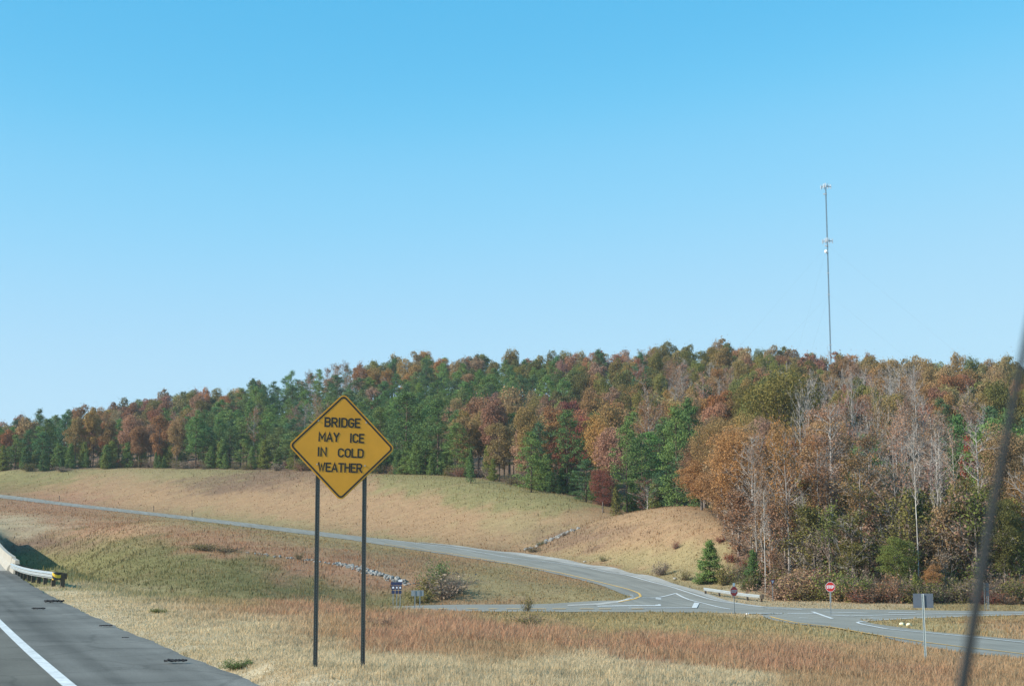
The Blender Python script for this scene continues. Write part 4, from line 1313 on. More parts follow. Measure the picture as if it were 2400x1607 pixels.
def hardwood(seed, W=9.0, Hh=16.0, nl=24, per=300, leaf=0.36, low=0.36, openness=0.0):
    """broadleaf tree in full leaf: trunk, limbs, a crown of many uneven leaf clumps"""
    T = Tree(seed); r = T.r
    tp = trunk_path(T, Hh * 0.8)
    T.tube(tp, np.interp(tp[:, 2], (-0.5, Hh * 0.8), (0.24, 0.05)), 6)
    cz = Hh * (low + 1) / 2; rz_ = Hh * (1 - low) / 2
    cs_ = []
    tries = 0
    while len(cs_) < nl and tries < 4000:
        tries += 1
        v = r.normal(0, 1, 3); v /= np.linalg.norm(v)
        rad = r.uniform(0.35, 1.0) ** 0.6
        c = np.array((v[0] * W / 2 * rad * 0.82, v[1] * W / 2 * rad * 0.82, cz + v[2] * rz_ * rad * 0.84))
        f = (c[2] - Hh * low) / (Hh * (1 - low))
        if np.hypot(c[0], c[1]) > W / 2 * (1.08 - 0.75 * max(0, f - 0.25)): continue
        if all(np.linalg.norm((c - o) * (1, 1, 1.2)) > W * 0.15 for o in cs_): cs_.append(c)
    for c in cs_:
        zb = np.clip(c[2] - r.uniform(0.15, 0.4) * np.hypot(c[0], c[1]) - Hh * 0.08, Hh * 0.22, Hh * 0.75)
        b = at_h(tp, zb)
        m = (b + c) / 2 + r.normal(0, 0.3, 3)
        T.tube([b, m, c], (0.10, 0.06, 0.02), 4)
        R0 = W * r.uniform(0.13, 0.22)
        n = int(per * (R0 / (W * 0.17)) ** 2 * (1 - openness))
        v = r.normal(0, 1, (n, 3)); v /= np.linalg.norm(v, axis=1, keepdims=True)
        v[:, 2] = np.abs(v[:, 2]) * np.where(r.random(n) < 0.72, 1, -0.8)
        rad = R0 * r.uniform(0.3, 1.0, n) ** 0.45 * (1 + 0.22 * np.sin(v[:, 0] * 5 + c[0]) * np.cos(v[:, 1] * 6 + c[1]))
        T.leaves(c + v * rad[:, None] * (1.15, 1.15, 0.8), leaf, up=0.5, out=v * 0.7, tint=r.uniform(0, 0.4))
    # stray sprays along the outline
    n = per * 3
    k = r.integers(0, len(cs_), n); v = r.normal(0, 1, (n, 3))
    T.leaves(np.array(cs_)[k] + v * W * 0.12, leaf * 0.85)
    return T.finish("hardwood", m_leaf)

def sparse(seed, W=6.0, Hh=17.0, limbs=26, leafn=2200, leaf=0.22, low=0.3, dark=False, forks=0):
    """tall slender tree: pale trunk, ascending limbs and twigs, thin leaf"""
    T = Tree(seed); r = T.r
    tp = trunk_path(T, Hh, 0.05, 12)
    T.tube(tp, np.interp(tp[:, 2], (-0.5, Hh), (0.15, 0.02)), 6)
    tips = []
    for k in range(limbs):
        f = low + (0.97 - low) * (k + r.random()) / limbs
        b = at_h(tp, f * Hh)
        a = r.uniform(0, 6.283); ln = W * 0.62 * (1.0 - 0.6 * max(0, (f - 0.45) / 0.55)) * r.uniform(0.55, 1.1) * (0.55 + min(1, (f - low) / 0.25) * 0.45)
        d = (math.cos(a), math.sin(a), r.uniform(0.55, 1.5))
        p, d2 = T.limb(b, d, ln, 0.055 * (1.15 - f * 0.7), 5, 0.12, 0.03, 4)
        for q in range(r.integers(5, 9)):
            i = r.integers(1, 6)
            dd = d2 + r.normal(0, 0.6, 3); dd[2] += 0.35
            p2, d3 = T.limb(p[i], dd, ln * r.uniform(0.25, 0.55), 0.028, 3, 0.2, 0.05, 3, twig=True)
            for q2 in range(2):
                p3, _ = T.limb(p2[r.integers(1, 4)], d3 + r.normal(0, 0.7, 3), ln * r.uniform(0.12, 0.3), 0.014, 2, 0.2, 0.04, 3, twig=True)
                tips.append(p3)
            tips.append(p2)
    if leafn:
        pts = np.concatenate(tips)
        k = r.integers(0, len(pts), leafn)
        # leaf survives in patches
        key = np.sin(pts[k, 0] * 1.3 + seed) + np.cos(pts[k, 2] * 0.9 + seed) + r.normal(0, 0.8, leafn)
        k = k[key > -0.5]
        T.leaves(pts[k] + r.normal(0, 0.22, (len(k), 3)), leaf, up=0.2)
    return T.finish("sparse", m_leaf, m_twigdark if dark else m_twigbark)

def pine(seed, W=6.0, Hh=15.0, low=0.3, nc=74, per=84, leaf=0.36, young=False):
    """loblolly pine: straight bole, upswept boughs, soft uneven needle masses in an oval crown"""
    T = Tree(seed); r = T.r
    tp = trunk_path(T, Hh * 0.97, 0.025, 10)
    T.tube(tp, np.interp(tp[:, 2], (-0.5, Hh), (0.19, 0.03)), 6)
    skew = r.uniform(0, 6.283)
    for k in range(nc):
        f = ((k + r.random()) / nc) ** (1.25 if young else 0.92)
        if young: env = W / 2 * (1 - f) ** 0.8 * (0.8 + 0.2 * min(1, f * 5)) + 0.1
        else: env = W / 2 * (0.50 + 0.50 * math.sin(math.pi * min(1, 0.12 + f * 0.75))) * (1 - f ** 4.0) ** 0.7 + 0.15
        a = r.uniform(0, 6.283)
        env *= 1 + 0.22 * math.sin(a * 2 + skew + f * 4)
        rad = env * r.uniform(0.15, 1.0) ** 0.55
        zc_ = Hh * (low + (1 - low) * (0.02 + 0.96 * f))
        c = at_h(tp, zc_) + np.array((math.cos(a) * rad, math.sin(a) * rad, r.normal(0, 0.2)))
        b = at_h(tp, max(Hh * 0.04, zc_ - rad * r.uniform(0.1, 0.5)))
        T.tube([b, (b + c) / 2 + (0, 0, -0.06 * rad), c], (0.045, 0.03, 0.012), 3)
        s = (0.62 + 0.34 * r.random()) * (W / 6.0) ** 0.5 * (0.75 if young else 1.0)
        n = int(per * r.uniform(0.6, 1.25))
        v = r.normal(0, 0.5, (n, 3)) * (1.1, 1.1, 0.62)
        v[:, :2] += np.array((math.cos(a), math.sin(a))) * v[:, 2:3] * 0.4
        T.leaves(c + v * s, leaf, up=0.6, out=v, aspect=0.34, tint=r.uniform(0, 0.4))
    n = 45
    T.leaves(at_h(tp, Hh * 0.96) + r.normal(0, 0.22, (n, 3)) * (1, 1, 1.6), leaf, up=0.5, aspect=0.34)
    return T.finish("pine", m_pine)

def cedar(seed, W=2.6, Hh=6.0):
    T = Tree(seed); r = T.r
    tp = trunk_path(T, Hh * 0.9, 0.02)
    T.tube(tp, np.interp(tp[:, 2], (-0.5, Hh), (0.12, 0.02)), 5)
    n = 3200
    f = r.random(n) ** 0.8
    a = r.uniform(0, 6.283, n)
    rad = W / 2 * (1 - f) ** 0.62 * (0.75 + 0.25 * np.sin(a * 4 + f * 17)) * r.uniform(0.35, 1, n) ** 0.4
    c = np.stack((np.cos(a) * rad, np.sin(a) * rad, Hh * (0.03 + 0.97 * f)), -1)
    T.leaves(c, 0.22, up=0.6, out=np.stack((np.cos(a), np.sin(a), 0 * a), -1), aspect=0.5)
    return T.finish("cedar", m_pine)

def shrub(seed, W=3.0, Hh=2.2, leafn=1500, leaf=0.16, stems=26, twiggy=True):
    T = Tree(seed); r = T.r
    tips = []
    for k in range(stems):
        a = r.uniform(0, 6.283)
        d = np.array((math.cos(a) * 0.9, math.sin(a) * 0.9, r.uniform(0.7, 2.2)))
        p, d2 = T.limb((math.cos(a) * W * 0.12 * r.random(), math.sin(a) * W * 0.12 * r.random(), -0.15), d, min(Hh / max(0.3, d[2] / np.linalg.norm(d)) * 0.85, W * 0.75) * r.uniform(0.55, 1), 0.035, 4, 0.16, 0.02, 3)
        for q in range(7):
            p2, _ = T.limb(p[r.integers(1, 5)], d2 + r.normal(0, 0.75, 3), W * r.uniform(0.1, 0.28), 0.014, 3, 0.25, 0.05, 3, twig=True)
            tips.append(p2)
    pts = np.concatenate(tips)
    k = r.integers(0, len(pts), leafn)
    T.leaves(pts[k] + r.normal(0, 0.16, (leafn, 3)), leaf, up=0.3)
    return T.finish("shrub", m_leaf, m_twigdark)

V = {
 'pine': [pine(100 + i, W=w_, low=l_) for i, (w_, l_) in enumerate(((6.0, 0.2), (6.6, 0.12), (5.4, 0.3), (6.2, 0.08), (5.2, 0.36), (7.0, 0.18), (5.8, 0.05)))],
 'young': [pine(130 + i, W=4.2, Hh=7.0, low=0.02, nc=125, per=80, leaf=0.30, young=True) for i in range(4)],
 'hard': [hardwood(200 + i, W=w_, low=l_) for i, (w_, l_) in enumerate(((9.0, 0.2), (10.0, 0.15), (8.0, 0.25), (9.5, 0.12), (7.6, 0.18), (8.6, 0.08), (9.0, 0.22)))],
 'hardn': [hardwood(230 + i, W=w_, low=l_, nl=38, per=430, leaf=0.225, openness=0.1) for i, (w_, l_) in enumerate(((9.0, 0.28), (8.0, 0.15), (9.5, 0.2), (7.5, 0.08)))],
 'sparse': [sparse(300 + i, W=w_, leafn=n_, low=l_) for i, (w_, n_, l_) in enumerate(((6.5, 2600, 0.3), (5.5, 1900, 0.4), (7.5, 3400, 0.35), (5.0, 1500, 0.25), (6.0, 3000, 0.45), (7.0, 2200, 0.2)))],
 'bare': [sparse(340 + i, W=w_, leafn=n_, low=l_, limbs=30) for i, (w_, n_, l_) in enumerate(((6.0, 150, 0.4), (7.0, 0, 0.3), (5.0, 250, 0.5), (8.0, 100, 0.35)))],
 'cedar': [cedar(360), cedar(361)],
 'sapling': [sparse(370 + i, W=3.6, Hh=7.0, limbs=24, leafn=n_, leaf=0.2, low=0.06, dark=i % 2) for i, n_ in enumerate((2600, 1500, 3200))],
 'shrub': [shrub(400 + i, leafn=n_) for i, n_ in enumerate((1700, 700, 1300, 350))],
}
SIZE = {'pine': [(6.0, 15), (6.6, 15), (5.4, 15), (6.2, 15), (5.2, 15), (7.0, 15), (5.8, 15)], 'young': [(4.2, 7)] * 4, 'hard': [(9, 16), (10, 16), (8, 16), (9.5, 16), (7.6, 16), (8.6, 16), (9, 16)],
        'hardn': [(9, 16), (8, 16), (9.5, 16), (7.5, 16)], 'sparse': [(6.5, 17), (5.5, 17), (7.5, 17), (5, 17), (6, 17), (7, 17)], 'bare': [(6, 17), (7, 17), (5, 17), (8, 17)], 'cedar': [(2.6, 6)] * 2, 'sapling': [(3.6, 7)] * 3, 'shrub': [(3.6, 2.6)] * 4}
NAMES = {'pine': 'pine_tree', 'young': 'young_pine', 'hard': 'hardwood_tree', 'hardn': 'hardwood_tree', 'sparse': 'slender_tree', 'bare': 'bare_tree', 'cedar': 'cedar_tree', 'sapling': 'sapling', 'shrub': 'shrub'}
BARK = {'pine': (0.12, 0.085, 0.065), 'young': (0.12, 0.09, 0.07), 'hard': (0.15, 0.12, 0.10), 'hardn': (0.18, 0.15, 0.13), 'sparse': (0.30, 0.265, 0.24), 'bare': (0.42, 0.385, 0.355), 'cedar': (0.12, 0.09, 0.07), 'sapling': (0.24, 0.2, 0.17), 'shrub': (0.2, 0.16, 0.13)}
trng = random.Random(77)

def plant(kind, x, y, height, width, col, label, cat, group=None, var=None, bark=None):
    i = trng.randrange(len(V[kind])) if var is None else var
    tr, cr = V[kind][i]
    w0, h0 = SIZE[kind][i]
    z = H(x, y)
    o = bpy.data.objects.new(NAMES[kind], None)
    o.empty_display_size = 0.3
    o.location = (x, y, z)
    o.rotation_euler = (0, 0, trng.uniform(0, 6.283))
    o.scale = (width / w0, width / w0, height / h0)
    link(o)
    tag(o, label, cat, group)
    t = link(bpy.data.objects.new("stems" if kind == 'shrub' else "trunk", tr), o)
    t.color = (*(bark or BARK[kind]), 1)
    c = link(bpy.data.objects.new("foliage" if kind == 'shrub' else "crown", cr), o)
    c.color = (*col, 1)
    return o

# colours a reader would name, and what they are as leaf colours
PAL = {'golden olive': (0.215, 0.190, 0.066), 'dark green': (0.092, 0.165, 0.072), 'mid green': (0.140, 0.222, 0.084), 'blue-green': (0.085, 0.160, 0.086), 'yellow-green': (0.17, 0.21, 0.065),
       'olive': (0.250, 0.235, 0.085), 'dark olive': (0.165, 0.168, 0.065), 'tan brown': (0.39, 0.27, 0.145), 'bronze': (0.35, 0.235, 0.095),
       'rust': (0.36, 0.178, 0.080), 'russet': (0.32, 0.178, 0.105), 'dark red': (0.29, 0.105, 0.080), 'scarlet': (0.33, 0.10, 0.07),
       'orange': (0.48, 0.250, 0.090), 'gold': (0.47, 0.320, 0.100), 'grey-brown': (0.35, 0.29, 0.235), 'pinkish brown': (0.40, 0.255, 0.185)}
def mute(c, k=0.12):
    g = 0.35 * c[0] + 0.5 * c[1] + 0.15 * c[2]
    return tuple(v * (1 - k) + g * m * k for v, m in zip(c, (1.12, 1.0, 0.85)))
PAL = {k: (v if 'green' in k or 'olive' in k or k in ('scarlet') else mute(v, 0.22 if k in ('orange', 'gold') else 0.12)) for k, v in PAL.items()}
PAL = {k: tuple(x * (0.92 if 'green' in k else 0.84) for x in v) for k, v in PAL.items()}
KINDS = {'P': ('pine', ('dark green', 'mid green', 'mid green', 'blue-green')), 'O': ('hard', ('olive', 'dark olive', 'olive', 'olive', 'dark olive', 'bronze')), 'B': ('hard', ('tan brown', 'bronze', 'russet')),
         'R': ('hard', ('rust', 'russet', 'tan brown', 'pinkish brown', 'bronze')), 'D': ('hard', ('dark red', 'russet')), 'G': ('hard', ('gold', 'orange', 'orange')), 'S': ('sparse', ('russet', 'rust', 'pinkish brown')), 'N': ('bare', ('grey-brown', 'grey-brown'))}
ZT = """30 980 PPR|0 960 PR|100 960 P|0 1030 P|100 1030 P|200 990 BRP|200 940 B|280 960 BR|300 1000 BR|350 900 OB|440 890 OB|520 890 GO|580 930 PB|420 990 BRS|480 980 P|400 1050 P|560 990 P|600 1050 PPN|650 990 PPS|620 920 P|700 890 P|720 960 SNP|790 860 RS|880 830 O|950 830 OG|1010 830 G|900 890 P|1000 870 P|900 960 P|960 1000 P|1050 830 R|1120 830 O|1200 830 OP|1280 830 OB|1150 870 P|1250 870 P|1100 930 B|1180 930 BO|1180 1010 P|1060 1000 NB|1300 900 BO|1250 960 RD|1220 1050 P|1300 1030 P|1320 830 R|1400 820 ORG|1420 850 OP|1500 830 RS|1570 810 O|1650 810 OB|1720 820 OB|1400 900 OB|1480 880 O|1550 900 BG|1600 880 SN|1380 960 GR|1480 960 RS|1450 1050 P|1380 1080 DP|1540 1020 P|1480 1110 SD|1640 960 RB|1600 1080 RG|1700 1000 RG|1780 880 O|1850 840 OR|1900 830 BRO|1980 830 GB|2100 840 GBR|2200 850 BRO|2320 860 BO|1850 920 N|1950 900 BNO|2030 880 RNN|2120 880 RNB|2240 890 RBNO|1920 970 SRN|1990 960 NS|2080 980 SN|2160 960 SN|2230 990 RP|2310 970 PO|1760 1050 SN|1850 1050 SN|1960 1060 NSP|2060 1080 NS|2160 1080 NS|1700 1120 RSN|1760 1180 SN|1850 1180 SN|1930 1230 SO|2050 1180 ON|2200 1150 O|2300 1150 NO|1750 1280 SN|1850 1280 N|1950 1280 ON|2050 1270 O|2200 1280 O|2300 1280 BO"""
zt = []
for e in ZT.split('|'):
    a, b_, c = e.split(); zt.append((int(a) * K, int(b_) * K, c))
ztw = np.array([(5.0 if a < 1350 else 3.0) if c == 'P' else 2.2 if c.startswith('PP') else 1.6 if c in ('O', 'OB', 'OP') else 1.0 for a, _, c in zt])
ztp = np.array([(a, b_) for a, b_, _ in zt])

# --- trees one can name, read off the photograph: crown-top pixel (2342 wide), distance, width px, kind, colour, label
HERO = [
 (1778, 834, 232, 205, 'hardn', 'golden olive', 0, "huge dark olive oak towering over the woods below the radio mast"),
 (1708, 930, 222, 92, 'hardn', 'gold', 2, "glowing golden oak in front of the huge dark olive oak"),
 (1655, 950, 232, 115, 'hardn', 'bronze', 0, "broad bronze oak on the left shoulder of the huge olive oak"),
 (1602, 1028, 214, 105, 'hardn', 'orange', 3, "rounded rust-orange oak at the top of the grass knoll"),
 (1668, 1060, 205, 90, 'hardn', 'rust', 1, "rust brown oak right of the grass knoll"),
 (1545, 930, 243, 88, 'pine', 'mid green', 1, "tall bright green pine left of the rust-orange oak, bushy to the ground"),
 (1575, 915, 256, 70, 'pine', 'dark green', 4, "dark narrow pine just behind the bushy bright pine by the knoll"),
 (1432, 962, 259, 74, 'pine', 'mid green', 3, "bushy green pine above the saddle between the two grass banks"),
 (1296, 938, 286, 88, 'pine', 'dark green', 1, "tall dark pine above the rocky gully, taller than its neighbours"),
 (1215, 985, 283, 74, 'pine', 'mid green', 6, "bright green pine left of the tall dark pine over the gully"),
 (1340, 1050, 268, 70, 'pine', 'blue-green', 6, "low blue-green pine at the foot of the tall dark pine"),
 (1003, 915, 330, 100, 'pine', 'dark green', 1, "tallest dark pine right of the warning sign"),
 (930, 898, 338, 92, 'pine', 'dark green', 0, "dark pine close to the right corner of the warning sign"),
 (1046, 965, 322, 70, 'pine', 'mid green', 3, "mid green pine with open boughs next to the tallest dark pine"),
 (1262, 915, 316, 68, 'hard', 'rust', 2, "rust red tree showing between pines above the gully"),
 (1384, 898, 305, 100, 'hard', 'bronze', 1, "wide bronze-brown oak rising over the pines above the saddle"),
 (1165, 876, 345, 118, 'hard', 'tan brown', 0, "broad tan-brown oak in the middle of the hillside"),
 (1095, 893, 352, 90, 'hard', 'russet', 3, "russet oak beside the broad tan-brown oak"),
 (1482, 890, 285, 100, 'sparse', 'russet', 2, "tall half-bare reddish tree with pale limbs between the knoll pines"),
 (1378, 1062, 256, 62, 'hardn', 'dark red', 1, "low dark red tree at the edge of the grass left of the saddle"),
 (1480, 1095, 244, 80, 'sparse', 'dark red', 5, "twiggy dark red sapling thicket on the knoll edge"),
 (1408, 1112, 250, 34, 'cedar', 'dark olive', 1, "small dull olive cedar in the saddle between the grass banks"),
 (1077, 1026, 301, 26, 'cedar', 'dark green', 0, "narrow dark green cedar standing at the grass crest right of the warning sign"),
 (540, 884, 585, 62, 'hard', 'gold', 0, "yellow-gold crown on the skyline left of the warning sign"),
 (990, 820, 545, 58, 'hard', 'gold', 2, "golden crown on the skyline right of the warning sign"),
 (1060, 815, 535, 46, 'hard', 'rust', 4, "small rust red crown on the skyline right of the golden one"),
 (1405, 806, 500, 56, 'hard', 'rust', 0, "rust red crown on the ridge in mid skyline"),
 (1640, 778, 500, 34, 'bare', 'grey-brown', 2, "wispy bare treetop standing highest on the skyline"),
 (1895, 803, 492, 36, 'bare', 'grey-brown', 1, "pale bare treetop around the foot of the radio mast"),
 (1845, 876, 226, 92, 'bare', 'grey-brown', 3, "white bare tree with fine branches right of the huge olive oak"),
 (1945, 866, 236, 80, 'bare', 'grey-brown', 1, "grey bare tree rising high below the radio mast"),
 (2005, 880, 232, 80, 'sparse', 'tan brown', 0, "thin tan-leaved tree with pale stem right of the grey bare tree"),
 (1912, 940, 204, 92, 'sparse', 'russet', 2, "reddish tree with feathery crown behind the bright stop sign"),
 (1868, 1000, 166, 88, 'sparse', 'rust', 4, "crooked rusty tree with a pale forking trunk above the yield sign"),
 (2087, 965, 153, 62, 'bare', 'grey-brown', 2, "tall white-trunked bare tree rising straight above the grey sign back"),
 (2140, 1010, 156, 52, 'bare', 'grey-brown', 0, "slim white trunk just right of the tallest white-trunked tree"),
 (2178, 985, 158, 60, 'sparse', 'pinkish brown', 3, "slim pale tree with pinkish leaf left of the scarlet maple"),
 (2222, 975, 178, 60, 'hard', 'scarlet', 4, "scarlet maple near the right edge of the woods"),
 (2215, 1062, 158, 108, 'hardn', 'olive', 3, "large olive green tree left of the car antenna, leafy to the ground"),
 (2300, 940, 200, 75, 'pine', 'dark green', 2, "lone dark pine crown behind the car antenna"),
 (2290, 1120, 153, 90, 'hardn', 'dark olive', 1, "dull olive tree behind the car antenna"),
 (2050, 1215, 152, 100, 'hardn', 'yellow-green', 1, "low yellow-green tree left of the tall white trunk"),
 (1945, 1185, 158, 80, 'hardn', 'olive', 3, "thin olive tree behind the bright stop sign"),
 (2057, 1120, 178, 66, 'hardn', 'rust', 1, "rust orange tree in the shade left of the tall white trunk"),
 (2132, 1280, 150, 46, 'hardn', 'orange', 3, "small orange tree to the right of the little yellow-green cedar"),
 (2092, 1308, 148, 40, 'cedar', 'yellow-green', 0, "little yellow-green cedar above the grey sign back"),
 (1622, 1238, 172, 66, 'young', 'mid green', 0, "young bushy green pine at the foot of the knoll by the guardrail"),
 (1722, 1258, 166, 44, 'young', 'dark green', 1, "dark young pine between white trunks behind the dark stop sign"),
 (1725, 1025, 166, 60, 'sparse', 'russet', 0, "tall slender white-barked tree with reddish leaf above the dark stop sign"),
 (1762, 1090, 166, 56, 'sparse', 'pinkish brown', 1, "slender pinkish-leaved tree above the yield sign"),
 (1802, 1075, 164, 52, 'sparse', 'russet', 3, "slender pale-stemmed tree above and right of the yield sign"),
 (1745, 1120, 162, 48, 'bare', 'grey-brown', 2, "thin white stem left of the yield sign"),
 (1835, 1130, 163, 46, 'bare', 'grey-brown', 0, "thin white stem leaning above the dry brush mound"),
 (1688, 1130, 182, 52, 'sparse', 'rust', 5, "rusty sapling on the slope right of the knoll"),
 (1900, 1085, 167, 58, 'sparse', 'pinkish brown', 2, "grey-pink slender tree left of the bright stop sign"),
 (1985, 1060, 176, 64, 'bare', 'grey-brown', 3, "grey twiggy tree between the bright stop sign and the tall white trunk"),
 (1960, 1010, 196, 56, 'hard', 'dark olive', 4, "small dark green crown among grey stems right of the feathery reddish tree"),
 (2330, 1010, 172, 60, 'bare', 'grey-brown', 1, "bare grey tree at the right border of the picture"),
 (860, 850, 548, 46, 'hard', 'rust', 3, "rust crown on the rising skyline above the warning sign"),
]
PLANTED = []; HEROES = []
for tx, ty, Y, wp, kind, cn, var, lab in HERO:
    px, py = tx * K, ty * K
    p = P(px, py, Y)
    x = p[0]; g = H(x, Y)
    h = p[2] - g
    w = wp * K / F * Y
    if kind in ('bare', 'sparse'): h *= 1.0
    plant(kind, x, Y, h, w, PAL[cn], lab, "young pine" if kind == 'young' else "tree", None, var, bark={'bare': (0.52, 0.48, 0.44), 'sparse': (0.40, 0.36, 0.32)}.get(kind))
    PLANTED.append((x, Y, w * 0.32)); HEROES.append((kind, x, Y, h, w))

# --- the rest of the woods
LM = [(-900, "at the woods' far left end"), (150, "above the bridge parapet"), (330, "above the green bank"), (500, "left of the warning sign"), (650, "behind the warning sign's left half"), (800, "behind the warning sign's right half"), (930, "just right of the warning sign"),
      (1050, "above the ditch bush"), (1180, "above the long grass bank"), (1300, "above the rocky gully"), (1420, "above the grass saddle"), (1540, "above the grass knoll"), (1670, "above the guardrail"), (1770, "above the yield sign"),
      (1860, "below the radio mast"), (1990, "right of the radio mast"), (2100, "above the grey sign back"), (2220, "left of the car antenna"), (2320, "right of the car antenna")]
def where(px): 
    s = LM[0][1]
    for a, t in LM:
        if px >= a: s = t
    return s
NOUN = {'pine': 'pine', 'hard': 'hardwood', 'hardn': 'hardwood', 'sparse': 'half-bare tree', 'bare': 'bare grey tree', 'young': 'young pine', 'cedar': 'cedar', 'sapling': 'sapling', 'shrub': 'shrub'}
rows = []
Y = 150.0
cand = []
while Y < 600:
    sp = 5.0 + 1.1 * sstep(200, 520, np.array(Y)).item()
    x0, x1 = (-190 - 1200) / F * Y - 6, (2590 - 1200) / F * Y + 6
    x = x0 + trng.random() * sp
    while x < x1:
        cand.append((x + trng.uniform(-0.38, 0.38) * sp, Y + trng.uniform(-0.45, 0.45) * sp * 1.45))
        x += sp
    Y += sp * 1.5
rdg = np.array([(-300, 655), (0, 650), (450, 605), (760, 582), (930, 556), (1200, 528), (1650, 498), (2100, 478), (2700, 465)], dtype=float)
n_kind = {}
FOREST = []
for x, y in cand:
    z = H(x, y)
    px, _ = proj(x, y, z)
    if y < treeline(px) + 2.0: continue
    if y > np.interp(px, rdg[:, 0], rdg[:, 1]) + 22: continue
    if abs(x - xm) < 4 and abs(y - Ym) < 6: continue
    if any((x - a) ** 2 + (y - b_) ** 2 < c * c for a, b_, c in PLANTED): continue
    dfront = y - treeline(px)
    hh = trng.gauss(14.6, 1.7)
    tx, ty = proj(x, y, z + hh * 0.8)
    d = ((ztp[:, 0] - tx) / 60) ** 2 + ((ztp[:, 1] - ty) / 26) ** 2
    pr = np.exp(-(d - d.min())) * ztw
    k = trng.choices(range(len(zt)), pr)[0]
    kd, cols = KINDS[trng.choice(zt[k][2])]
    cn = trng.choice(cols)
    if kd == 'hard' and y < 235: kd = 'hardn'
    if kd == 'pine': hh = trng.gauss(13.6, 1.6)
    if kd == 'pine' and dfront < 16: hh *= trng.uniform(0.45, 1.0)
    w = {'pine': trng.uniform(4.8, 6.8), 'hard': trng.uniform(4.8, 7.4), 'hardn': trng.uniform(5.5, 9.0), 'sparse': trng.uniform(5.0, 7.5), 'bare': trng.uniform(4.5, 7.5)}[kd]
    if kd == 'hardn' and dfront < 14: hh *= 0.75
    if kd == 'pine' and hh < 9: w *= 0.75
    FOREST.append((kd, x, y, hh, w, cn, px, dfront))
    n_kind[kd] = n_kind.get(kd, 0) + 1
# leave out trees that nothing of would show behind nearer crowns
CW, CH = 620, 180
cover = np.zeros((CH, CW))
yy, xx = np.mgrid[0:CH, 0:CW]
def disc(x, y, hh, w, kd):
    z = H(x, y)
    tx, ty = proj(x, y, z + hh); _, by = proj(x, y, z + hh * 0.15)
    cx, cy = (tx + 150) / 4.4, ((ty + by) / 2 - 740) / 4.4
    rx, ry = w / 2 / y * F / 4.4 * 0.72, (by - ty) / 2 / 4.4 * 0.85
    return ((xx - cx) / max(rx, 0.6)) ** 2 + ((yy - cy) / max(ry, 0.6)) ** 2 < 1
kept = []
for t in sorted([(kd, x, y, hh, w, cn, px, df, 0) for kd, x, y, hh, w, cn, px, df in FOREST] + [(k, x, y, h, w, '', 0, 0, 1) for k, x, y, h, w in HEROES], key=lambda t: t[2]):
    m = disc(t[1], t[2], t[3], t[4], t[0])
    n = m.sum()
    if n == 0: continue
    vis = (1 - np.minimum(cover[m], 1)).sum() / n
    if not t[8]:
        if vis < 0.10 or vis * n < 3: continue
        kept.append((*t[:8], vis * n))
    cover[m] += {'bare': 0.15, 'sparse': 0.35}.get(t[0], 0.62)
FOREST = kept
n_kind = {}
for t in FOREST: n_kind[t[0]] = n_kind.get(t[0], 0) + 1
print("forest", n_kind, len(FOREST))
# the 270 of a kind that show largest stand as trees of their own; the rest is one far wood
FOREST.sort(key=lambda t: -t[8])
REST = []; own = {}
for t in FOREST:
    nk = NAMES[t[0]]; own[nk] = own.get(nk, 0) + 1
    if own[nk] > 262: REST.append(t)
FOREST = [t for t in FOREST if t not in REST]
print("own", own, "rest", len(REST))
if REST:
    rg = np.random.default_rng(9)
    cache = {}
    def arrays(kd, i):
        if (kd, i) not in cache:
            res = []
            for me_ in V[kd][i]:
                co = np.empty(len(me_.vertices) * 3, dtype=np.float32); me_.vertices.foreach_get("co", co); co = co.reshape(-1, 3)
                li = np.empty(len(me_.loops), dtype=np.int32); me_.loops.foreach_get("vertex_index", li)
                res.append((co, li.reshape(-1, 4)))
            cache[(kd, i)] = res
        return cache[(kd, i)]
    vv, ff, cc = [], [], []; off = 0
    for kd, x, y, hh, w, cn, px, df, _v in REST:
        i = trng.randrange(len(V[kd])); w0, h0 = SIZE[kd][i]
        (tco, tf), (cco, cf) = arrays(kd, i)
        sel = cf[rg.random(len(cf)) < 0.42]
        quad = cco[sel.ravel()].reshape(-1, 4, 3); mid = quad.mean(1, keepdims=True)
        quad = mid + (quad - mid) * 1.5
        an = trng.uniform(0, 6.283); ca, sa = math.cos(an), math.sin(an)
        for co, fc_, colr in ((tco, tf, BARK[kd]), (quad.reshape(-1, 3), np.arange(len(sel) * 4).reshape(-1, 4), tuple(max(0.01, v * trng.uniform(0.88, 1.14)) for v in PAL[cn]))):
            q = co * (w / w0, w / w0, hh / h0)
            q = np.stack((q[:, 0] * ca - q[:, 1] * sa, q[:, 0] * sa + q[:, 1] * ca, q[:, 2]), -1) + (x, y, H(x, y))
            vv.append(q); ff.append(fc_ + off); off += len(q)
            cc.append(np.array(colr)[None] * rg.uniform(0.65, 1.35, (len(fc_), 1)))
    me = mesh_np("distant_woods", np.concatenate(vv), [np.concatenate(ff)], mat_attr("distant_foliage", var=0.0, trans=0.25))
    set_col(me, "Col", np.concatenate(cc), 'FACE')
    tag(link(bpy.data.objects.new("distant_woods", me)), "mixed pines and autumn hardwoods filling the upper hillside behind the nearer trees", "woods", None, 'stuff')
